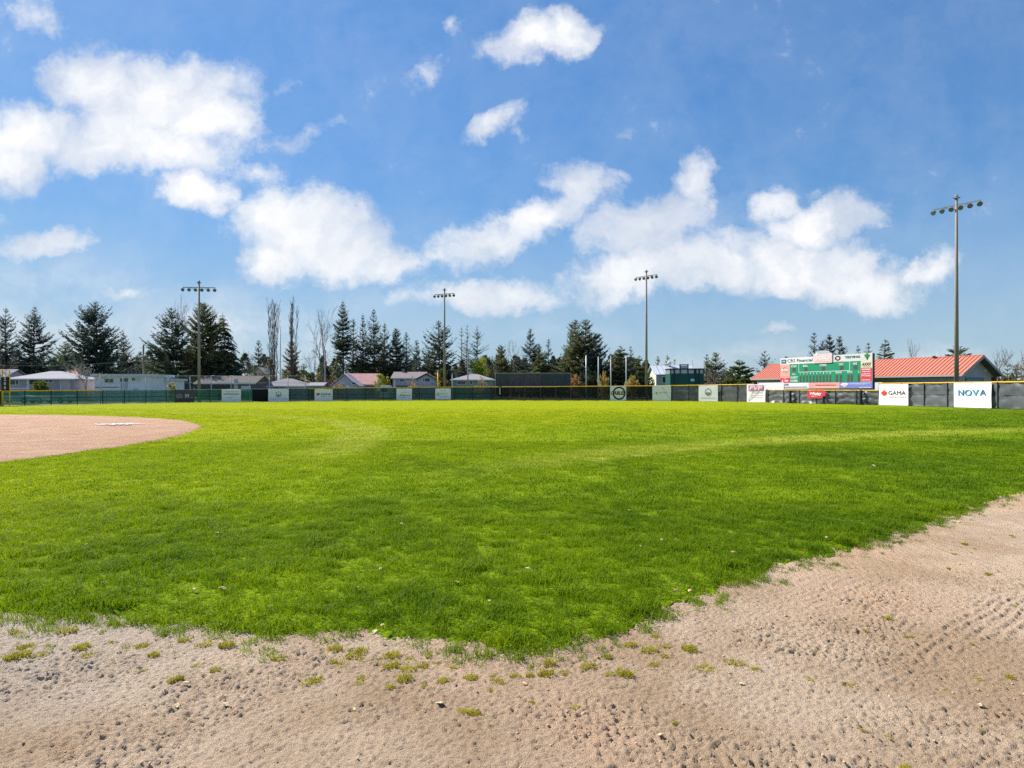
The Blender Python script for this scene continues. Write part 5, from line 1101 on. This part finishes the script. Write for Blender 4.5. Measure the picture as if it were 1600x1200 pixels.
    q = np.arange(14); azl = rng.random(14)*6.28; cl = UPV*(H*(.955+.045*q/14))[:, None]; dl = np.stack([np.cos(azl)*.5, np.sin(azl)*.5, np.full(14, .6)], 1)*(.34*(1-q/17))[:, None]; sl = np.stack([-np.sin(azl), np.cos(azl), 0*azl], 1)*.05
    Bq.append(np.stack([cl, cl+dl*.5+sl, cl+dl, cl+dl*.5-sl], 1))
    A = np.concatenate(Bq).reshape(-1, 3)
    o = bpy.data.objects.new('crown', np_mesh('crown', A, np.arange(len(A)).reshape(-1, 4), NEED[col])); link(o, t)
    return t
def bare(name, label, px, top, Y, wpx, seed=0, style='spread', m=BARKG, mt=TWIG, group='bare trees', depth=6, base=-.12):
    rs = random.Random(seed+int(px)); H = PZ(top, Y)-base; R = wpx/2*Y/F; t = thing(name, label, 'tree', (PX(px, Y), Y, base), 0, group)
    tr = MB(); br = MB(); tw = MB(); up = 1.0
    def grow(p, d, l, r, lev):
        n = 4 if lev < 2 else 2; tgt = tr if lev == 0 else (br if lev < 3 else tw)
        def fork(p, d, l, r, sp, lev):
            az = rs.uniform(0, 6.28); u = np.cross(d, (.3, .5, .8)); u /= np.linalg.norm(u); w = np.cross(d, u); e = d*cos(sp)+(u*cos(az)+w*sin(az))*sin(sp); grow(p, e/np.linalg.norm(e), l, r, lev)
        for k in range(n):
            d2 = d+np.array([rs.gauss(0, .09), rs.gauss(0, .09), .06 if lev else 0]); d2 /= np.linalg.norm(d2); q = p+d2*l/n; r2 = r*(.93 if lev < 2 else .86)
            tgt.tube(p, q, max(r, .026), max(r2, .022), 6 if lev < 2 else 3, caps=False); p, d, r = q, d2, r2
            if lev and lev < depth-1 and k == n//2-1: fork(p, d, l*rs.uniform(.5, .7), r*.55, rs.uniform(.6, .95), lev+1)
        if lev < depth-1:
            for c in range(3 if lev == 0 else 2): fork(p, d, l*rs.uniform(.62, .85), r*(.70 if lev else .62), rs.uniform(.28, .62), lev+1)
    if style == 'poplar':
        for k in range(6):
            a = k*1.05+rs.random(); p = np.array([cos(a)*R*.45*rs.random(), sin(a)*R*.45, 0]); hh = H*rs.uniform(.82, 1)
            c = p.copy(); n = 9; r = .12
            for i in range(n):
                q = np.array([p[0]*(1+i*.10), p[1]*(1+i*.1), hh*(i+1)/n])+np.array([rs.gauss(0, .07), rs.gauss(0, .07), 0]); (tr if i < 4 else br).tube(c, q, max(.02, r*(1-i/n)), max(.018, r*(1-(i+1)/n)), 5, caps=False)
                if i >= 2:
                    for b in range(7):
                        f = rs.random(); s = c+(q-c)*f; az = rs.random()*6.28; l = R*rs.uniform(.25, .75); e = s+np.array([cos(az)*l*.55, sin(az)*l*.55, l*2.0]); tw.tube(s, e, .032, .02, 3, caps=False)
                        for z in range(2): g = s+(e-s)*rs.uniform(.3, .9); az = rs.random()*6.28; tw.tube(g, g+np.array([cos(az)*.22, sin(az)*.22, .7]), .024, .016, 3, caps=False)
                c = q
    else: grow(np.array([0., 0, 0]), np.array([rs.gauss(0, .03), 0, 1.]), H*.26, max(.12, H*.017), 0)
    sx = 1.0
    if style != 'poplar':
        allv = np.array(tr.v+br.v+tw.v); ext = np.abs(allv[:, 0]).max(); zt = allv[:, 2].max()
        for mb in (tr, br, tw): mb.v = [(x*R/ext, y*R/ext, z*H/zt) for x, y, z in mb.v]
    if tr.v: tr.build('trunk', m, t, True)
    if br.v: br.build('limbs', m, t, True)
    if tw.v: tw.build('twigs', mt, t)['kind'] = 'stuff'
    return t
def bush(name, label, px, top, Y, wpx, m, bottom=612, dens=1.0, seed=0, cat='bush', leaf=.26, stem=True, stalky=False, depthy=.8, group=None):
    rng = np.random.default_rng(seed+int(px*7)); base = min(-.12, PZ(bottom, Y)) if bottom >= 611 else PZ(bottom, Y); H = PZ(top, Y)-base; R = wpx/2*Y/F
    t = thing(name, label, cat, (PX(px, Y), Y, base if bottom >= 611 else -.12), 0, group); zo = 0 if bottom >= 611 else base+.12
    mb = MB()
    nst = 7 if stalky else 4
    for k in range(nst):
        a = rng.random()*6.28; l = rng.uniform(.3, .75)*R; mb.tube((cos(a)*.12, sin(a)*.12, 0), (cos(a)*l, sin(a)*l, zo+H*rng.uniform(.5, .85)), .05, .02, 5, caps=False)
    mb.build('stems', TWIG if not stalky else TWIGP, t)
    nc = int(26*dens+R*8); C = []
    for k in range(nc):
        u = rng.normal(0, 1, 3); u /= np.linalg.norm(u); rr = rng.random()**.4; c = np.array([u[0]*R*.82*rr, u[1]*R*depthy*rr, zo+H*.5+u[2]*H*.42*rr]); C.append((c, rng.uniform(.14, .30)*R))
    V = []
    for c, r in C:
        n = int(34*dens)
        p = rng.normal(0, 1, (n, 3)); p /= np.linalg.norm(p, axis=1)[:, None]; p = c+p*r*rng.random((n, 1))**.33
        e = rng.normal(0, 1, (n, 3)); e /= np.linalg.norm(e, axis=1)[:, None]; g = np.cross(e, rng.normal(0, 1, (n, 3))); g /= np.linalg.norm(g, axis=1)[:, None]; s = leaf*rng.uniform(.5, 1.1, (n, 1))
        if stalky: e = e*.5+np.array([0, 0, 1.]); s2 = s*.22
        else: s2 = s*.55
        q = np.stack([p-e*s, p+g*s2, p+e*s, p-g*s2], 1); V.append(q)
    A = np.concatenate(V).reshape(-1, 3); A[:, 2] = np.maximum(A[:, 2], .02)
    o = bpy.data.objects.new('foliage', np_mesh('foliage', A, np.arange(len(A)).reshape(-1, 4), m)); link(o, t); return t
L_green = leafmat('leaf_green', (.13,.17,.025), (.045,.08,.015)); L_bright = leafmat('leaf_lime', (.34,.36,.03), (.16,.20,.02)); L_yel = leafmat('leaf_yellow', (.48,.40,.04), (.28,.22,.03)); L_orange = leafmat('leaf_orange', (.42,.22,.08), (.24,.14,.07)); L_brown = leafmat('leaf_brown', (.22,.15,.09), (.11,.08,.05)); L_pink = leafmat('leaf_pink', (.50,.28,.22), (.30,.18,.14)); L_dark = leafmat('leaf_dark', (.060,.078,.036), (.026,.036,.020)); L_mauve = leafmat('twigs_mauve', (.20,.16,.13), (.10,.085,.075))
E = 'evergreens behind the field'
T = [ # name, label, px, top, Y, width, style, colour, crown base
 ('fir_tree', 'tall dark fir at the far left edge above the mauve bungalow', 9, 478, 168, 54, 'fir', 'blue', .10),
 ('fir_tree', 'second tall fir from the left, open upper branches, above the mauve bungalow', 54, 476, 165, 66, 'fir', 'blue', .10),
 ('fir_tree', 'broad symmetrical fir rising behind the white flat-roofed bungalow', 148, 468, 160, 108, 'fir', 'blue', .08),
 ('fir_tree', 'shorter fir tucked against the right side of the broad symmetrical fir', 193, 521, 178, 50, 'fir', 'blue', .08),
 ('fir_tree', 'distant rounded green fir left of the broad symmetrical fir', 102, 532, 190, 46, 'spruce', 'green', .05),
 ('fir_tree', 'large fir with open layered branches left of the first floodlight pole', 268, 478, 140, 88, 'fir', 'dark', .08),
 ('fir_tree', 'dense fir directly behind the first floodlight pole', 318, 470, 146, 78, 'spruce', 'olive', .06),
 ('fir_tree', 'fir with long drooping branches right of the first floodlight pole', 348, 487, 150, 82, 'weep', 'dark', .08),
 ('fir_tree', 'blue-grey distant fir between the utility pole and the large fir', 219, 548, 215, 26, 'spruce', 'blue', .05),
 ('fir_tree', 'small fir left of the bare poplars', 404, 530, 185, 36, 'fir', 'blue', .06),
 ('cedar_tree', 'brownish cedar between the stems of the right-hand poplar', 456, 530, 172, 34, 'spruce', 'brown', .05),
 ('fir_tree', 'low green fir right of the right-hand poplar', 474, 568, 180, 26, 'spruce', 'green', .03),
 ('fir_tree', 'tallest slim fir with bare lower trunk at the left of the dark row', 536, 467, 172, 34, 'fir', 'dark', .42),
 ('fir_tree', 'slim fir in the dark row just right of its tallest one', 552, 496, 176, 34, 'fir', 'dark', .10),
 ('fir_tree', 'narrow fir near the middle of the dark row, slightly shorter than its right neighbour', 567, 489, 174, 36, 'fir', 'dark', .10),
 ('fir_tree', 'second tallest fir in the middle of the dark row', 584, 480, 172, 44, 'fir', 'dark', .12),
 ('fir_tree', 'fir right of the second tallest one in the dark row', 601, 503, 176, 38, 'fir', 'dark', .10),
 ('fir_tree', 'dense dark fir behind the split-level house', 619, 511, 170, 40, 'spruce', 'dark', .08),
 ('fir_tree', 'greener fir right of the dense dark one behind the split-level house', 635, 517, 176, 34, 'fir', 'blue', .10),
 ('fir_tree', 'short fir at the right end of the dark row', 651, 530, 182, 34, 'fir', 'blue', .08),
 ('fir_tree', 'wide open-branched fir behind the central left floodlight pole', 685, 499, 164, 74, 'sparse', 'dark', .14),
 ('larch_tree', 'thin nearly bare larch left of its taller twin by the lime willow', 721, 510, 172, 26, 'larch', 'dark', .25),
 ('larch_tree', 'tall thin nearly bare larch directly left of the lime willow', 730, 506, 174, 24, 'larch', 'dark', .30),
 ('larch_tree', 'sparse larch with long bare side branches above the lime willow', 745, 507, 170, 44, 'larch', 'dark', .30),
 ('fir_tree', 'bushy olive fir left of the long dark backdrop screen', 783, 538, 172, 38, 'spruce', 'olive', .06),
 ('fir_tree', 'tall loose fir standing above the left half of the backdrop screen', 829, 511, 168, 44, 'fir', 'blue', .10),
 ('fir_tree', 'slim distant fir top above the middle of the backdrop screen', 857, 528, 186, 26, 'fir', 'blue', .20),
 ('cedar_tree', 'rounded olive cedar above the middle of the backdrop screen', 846, 551, 162, 42, 'cedar', 'olive', .04),
 ('cedar_tree', 'low rounded cedar above the right half of the backdrop screen', 876, 556, 164, 44, 'cedar', 'olive', .04),
 ('fir_tree', 'left of the twin tall firs right of the backdrop screen', 899, 497, 158, 52, 'spruce', 'olive', .08),
 ('fir_tree', 'right of the twin tall firs right of the backdrop screen', 915, 497, 156, 52, 'spruce', 'olive', .08),
 ('fir_tree', 'dark blue-green fir leaning out right of the twin tall firs', 931, 519, 154, 52, 'spruce', 'blue', .05),
 ('cedar_tree', 'full rounded cedar behind the flag pole', 970, 539, 156, 42, 'cedar', 'olive', .03),
 ('fir_tree', 'thin fir top just right of the rounded cedar', 986, 540, 170, 22, 'fir', 'blue', .15),
 ('cedar_tree', 'bright olive cedar left of the central light pole', 999, 555, 160, 28, 'cedar', 'green', .04),
 ('fir_tree', 'small distant conifer left end of the clump above the pale hall roof', 1028, 556, 190, 18, 'spruce', 'green', .04),
 ('fir_tree', 'small distant conifer in the middle of the clump above the pale hall roof', 1043, 554, 192, 18, 'spruce', 'green', .04),
 ('fir_tree', 'small distant conifer at the right of the clump above the pale hall roof', 1054, 561, 192, 16, 'spruce', 'olive', .04),
 ('fir_tree', 'slim fir directly right of the green press box', 1104, 553, 172, 24, 'spruce', 'olive', .05),
 ('fir_tree', 'taller full fir right of the green press box', 1118, 550, 170, 38, 'spruce', 'green', .05),
 ('cedar_tree', 'broad bushy cedar left of the red roofed clubhouse', 1155, 561, 150, 48, 'cedar', 'green', .02),
 ('fir_tree', 'loose fir behind the left end of the red roof', 1195, 548, 158, 40, 'sparse', 'dark', .08),
 ('fir_tree', 'leftmost fir behind the top of the scoreboard', 1272, 518, 150, 30, 'fir', 'dark', .08),
 ('fir_tree', 'middle fir of the clump behind the top of the scoreboard', 1296, 521, 152, 34, 'spruce', 'dark', .08),
 ('fir_tree', 'rightmost fir of the clump behind the top of the scoreboard', 1312, 524, 150, 30, 'spruce', 'dark', .08),
 ('fir_tree', 'small fir top behind the right end of the scoreboard', 1341, 539, 160, 16, 'spruce', 'dark', .10),
 ('fir_tree', 'brownish fir behind the top right corner of the scoreboard', 1357, 535, 158, 24, 'spruce', 'olive', .08),
 ('cedar_tree', 'dense pointed cedar over the red roof right of the scoreboard', 1383, 529, 130, 32, 'cedar', 'green', .04),
 ('pine_tree', 'round-topped pine showing over the red roof behind the nearest pole', 1497, 541, 128, 26, 'pine', 'dark', .30),
 ('fir_tree', 'small distant fir right of the clubhouse gable', 1574, 571, 150, 20, 'spruce', 'olive', .04),
 ('cedar_tree', 'low olive bushy conifer at the right edge beyond the clubhouse', 1588, 570, 140, 22, 'cedar', 'olive', .03)]
for i, (nm, lab, px, top, Y, w, st, cl, t0) in enumerate(T): conifer(nm, lab, px, top, Y, w, st, cl, t0, i)
bare('bare_tree', 'bare deciduous crown rising above the large fir on the left', 272, 456, 150, 62, 1)
bare('bare_tree', 'spreading bare tree between the poplars and the dark fir row', 506, 473, 158, 56, 2, depth=6)
bare('poplar_tree', 'left of the two upright bare poplars', 427, 471, 160, 27, 3, 'poplar', BARK, TWIG, 'bare poplars')
bare('poplar_tree', 'right of the two upright bare poplars', 457, 473, 162, 21, 4, 'poplar', BARK, TWIG, 'bare poplars')
bare('bare_tree', 'small pale pruned bare tree in front of the white bungalow', 137, 564, 108, 58, 5, 'spread', TWIGP, TWIGP)
bare('bare_tree', 'thin bare tree behind the left half of the backdrop screen', 800, 530, 175, 40, 6)
bare('bare_tree', 'brown bare tree right of the green press box', 1120, 570, 150, 50, 7, 'spread', TWIG, TWIG)
bare('bare_tree', 'thin bare tree over the middle of the red roof', 1428, 527, 140, 28, 8, depth=5)
bare('bare_tree', 'faint bare tree right of the clubhouse roof peak', 1556, 540, 170, 50, 9)
bare('bare_tree', 'bare brown tree at the far right edge', 1596, 545, 130, 46, 10, 'spread', TWIG, TWIG)
bare('bare_tree', 'pale bare tree at the far left edge', -2, 541, 122, 44, 11, 'spread', TWIG, TWIG)
bare('bare_tree', 'bare hazy tree among the firs above the first floodlight pole', 336, 492, 156, 34, 12)
bush('round_bush', 'clipped round green bush in front of the mauve bungalow', 61.5, 591.5, 104, 31, leafmat('leaf_round', (.20,.22,.03), (.07,.09,.02)), leaf=.16, dens=1.6)
bush('willow_tree', 'lime yellow willow left of the backdrop screen', 748, 556, 160, 42, L_bright, 600, 1.2, cat='tree')
bush('yellow_shrub', 'small bright yellow shrub by the pipe fence', 268, 590.5, 104, 16, L_yel, leaf=.18)
bush('yellow_shrub', 'upright yellow-green shrub right of the salmon roof', 594, 573, 146, 22, L_bright, leaf=.3, stalky=True)
bush('yellow_shrub', 'low yellow shrub by the left corner of the split-level house', 605, 585, 146, 13, L_yel, leaf=.25)
bush('orange_shrub', 'orange-tinged bare shrub before the split-level house', 644, 585, 142, 26, leafmat('leaf_apricot', (.40,.27,.15), (.24,.18,.11)), dens=.45, leaf=.2)
bush('orange_shrub', 'apricot bare shrub in front of the green bungalow', 752, 585, 140, 32, leafmat('leaf_apricot', (.40,.27,.15), (.24,.18,.11)), dens=.5, leaf=.2)
bush('orange_shrub', 'orange shrub at the right end of the backdrop screen', 899, 580, 138, 22, L_orange, leaf=.22)
bush('yellow_shrub', 'golden upright shrub between the two slim white poles', 944, 578, 136, 26, leafmat('leaf_gold', (.46,.34,.08), (.25,.19,.06)), dens=.8, leaf=.42, stalky=True)
bush('yellow_shrub', 'golden shrub right of the last white pole', 988, 583, 136, 28, leafmat('leaf_gold', (.46,.34,.08), (.25,.19,.06)), dens=.8, leaf=.42, stalky=True)
bush('brown_shrub', 'large brown twiggy shrub left of the salmon roof', 512, 584, 156, 48, L_brown, dens=.9)
bush('brown_shrub', 'tan twiggy shrub in front of the lavender gabled wing', 530, 592, 142, 30, leafmat('leaf_tan', (.34,.26,.14), (.18,.14,.09)), dens=.45, leaf=.2)
bush('pink_shrub', 'coral red shrub in front of the cream gabled house', 412, 584, 150, 26, L_pink, leaf=.22)
bush('brown_tree', 'pale brown twiggy tree behind the white bungalow', 205, 558, 150, 32, leafmat('leaf_beige', (.34,.26,.20), (.20,.16,.13)), dens=.6, cat='tree', leaf=.22)
bush('yellow_tree', 'golden leafed tree behind the central left light pole', 690, 572, 158, 36, leafmat('leaf_gold2', (.36,.28,.06), (.20,.17,.05)), dens=.7, cat='tree')
bush('brown_shrub', 'tan shrub behind the low grey bungalow at its right end', 474, 584, 150, 24, leafmat('leaf_tan', (.34,.26,.14), (.18,.14,.09)), dens=.5, leaf=.22)
bush('dark_shrub', 'dark shrub mass behind the last white pole', 985, 572, 150, 36, L_dark, dens=1.1)
bush('dark_shrub', 'dark shrub right of the golden shrub under the light pole', 1003, 576, 148, 30, L_dark, dens=1.0)
bush('dark_shrub', 'dark shrub under the twin tall firs', 921, 570, 150, 34, L_dark, dens=1.0)
bush('green_shrub', 'low bright green shrub beside the pale utility pole', 501, 575, 166, 14, L_bright, dens=.7)
bush('green_shrub', 'green shrub left of the pale hall', 1016, 580, 146, 10, L_green, dens=.8)
bush('mauve_tree', 'greyish brown twiggy tree right of the press box', 1110, 575, 160, 30, L_mauve, dens=.6, cat='tree', leaf=.22)
bush('brown_tree', 'soft brown leafless tree mass at the right edge', 1604, 552, 150, 40, leafmat('leaf_beige', (.34,.26,.20), (.20,.16,.13)), dens=.6, cat='tree', leaf=.22)
bush('hedge', 'brown hedge right of the clubhouse behind the fence', 1566, 586, 118, 16, L_brown, dens=.8)
bare('bare_tree', 'slender bare tree left of the cream gabled house', 386, 545, 168, 30, 13)
bare('bare_tree', 'bare tree between the low grey bungalow and the pale utility pole', 488, 540, 172, 34, 14)
bare('bare_tree', 'bare brown tree behind the right end of the split-level house', 668, 552, 165, 36, 15, 'spread', TWIG, TWIG)
bare('bare_tree', 'bare brown tree behind the green bungalow', 772, 553, 166, 32, 16, 'spread', TWIG, TWIG)
bush('brown_tree', 'brown leafless tree mass at the foot of the left poplar', 425, 556, 168, 36, leafmat('leaf_dun', (.24,.18,.12), (.13,.10,.075)), dens=.55, cat='tree', leaf=.24)
bush('green_tree', 'yellow-green tree mass at the foot of the right poplar', 452, 562, 170, 32, leafmat('leaf_moss', (.24,.22,.07), (.12,.12,.05)), dens=.6, cat='tree', leaf=.24)
bush('brown_tree', 'dun leafless tree mass between the green bungalow and the willow', 775, 566, 172, 30, leafmat('leaf_dun', (.24,.18,.12), (.13,.10,.075)), dens=.55, cat='tree', leaf=.24)
bush('green_tree', 'olive rounded tree between the twin firs and the rounded cedar', 951, 552, 165, 36, leafmat('leaf_olive', (.13,.14,.05), (.06,.07,.03)), dens=.9, cat='tree', leaf=.26)
conifer('fir_tree', 'full olive fir between the loose tall fir and the slim distant top', 842, 536, 176, 34, 'spruce', 'olive', .05, 91)
conifer('fir_tree', 'broad green fir behind the orange shrub by the backdrop screen', 889, 540, 168, 44, 'spruce', 'green', .04, 92)
conifer('cedar_tree', 'squat olive cedar behind the left end of the scoreboard', 1228, 556, 150, 30, 'cedar', 'olive', .03, 93)
conifer('fir_tree', 'dark fir filling the gap behind the scoreboard plaque', 1285, 531, 156, 30, 'spruce', 'dark', .05, 94)
bush('green_tree', 'round green tree between the press box firs and the bushy cedar', 1136, 575, 165, 24, leafmat('leaf_olive', (.13,.14,.05), (.06,.07,.03)), dens=.9, cat='tree', leaf=.26)
bush('brown_shrub', 'brown twiggy shrub between the green bungalow and the yellow pole', 697, 588, 146, 16, L_brown, dens=.6, leaf=.22)
bush('brown_shrub', 'tan twiggy shrub between the mauve and the white bungalows', 121, 583, 118, 22, leafmat('leaf_tan', (.34,.26,.14), (.18,.14,.09)), dens=.6, leaf=.2)
# far woods closing the view between the houses
def woods():
    rng = np.random.default_rng(77); V = []
    for (a, b, top0, top1, n, Y0) in ((-120, 240, 548, 572, 40, 215), (215, 420, 552, 574, 26, 210), (380, 520, 572, 586, 20, 225), (500, 790, 556, 580, 44, 205), (770, 1012, 552, 572, 44, 195), (1010, 1235, 588, 598, 26, 230), (1380, 1700, 582, 592, 30, 230)):
        for k in range(n):
            px = rng.uniform(a, b); Y = Y0+rng.uniform(-8, 18); H = PZ(rng.uniform(top0, top1), Y)+.1; R = rng.uniform(.16, .30)*H+.8; m = 420
            h = rng.random(m)**.8; th = rng.random(m)*6.28; rr = R*(1-h**1.4)**.8*rng.random(m)**.35+.1
            c = np.stack([PX(px, Y)+rr*np.cos(th), Y+rr*np.sin(th), h*H], 1); e = rng.normal(0, 1, (m, 3)); e[:, 2] *= .6; e /= np.linalg.norm(e, axis=1)[:, None]; g = np.cross(e, rng.normal(0, 1, (m, 3))); g /= np.linalg.norm(g, axis=1)[:, None]; s = rng.uniform(.35, .8, (m, 1))
            V.append(np.stack([c-e*s, c+g*s*.5, c+e*s, c-g*s*.5], 1))
    A = np.concatenate(V).reshape(-1, 3); A[:, 2] = np.maximum(A[:, 2], -.1)
    o = bpy.data.objects.new('distant_woods', np_mesh('distant_woods', A, np.arange(len(A)).reshape(-1, 4), leafmat('woods_leaf', (.150,.155,.080), (.060,.072,.050), scale=.12))); link(o)
    tag(o, 'far-off mixed woods closing the gaps between houses and trees', 'woods', kind='stuff')
woods()
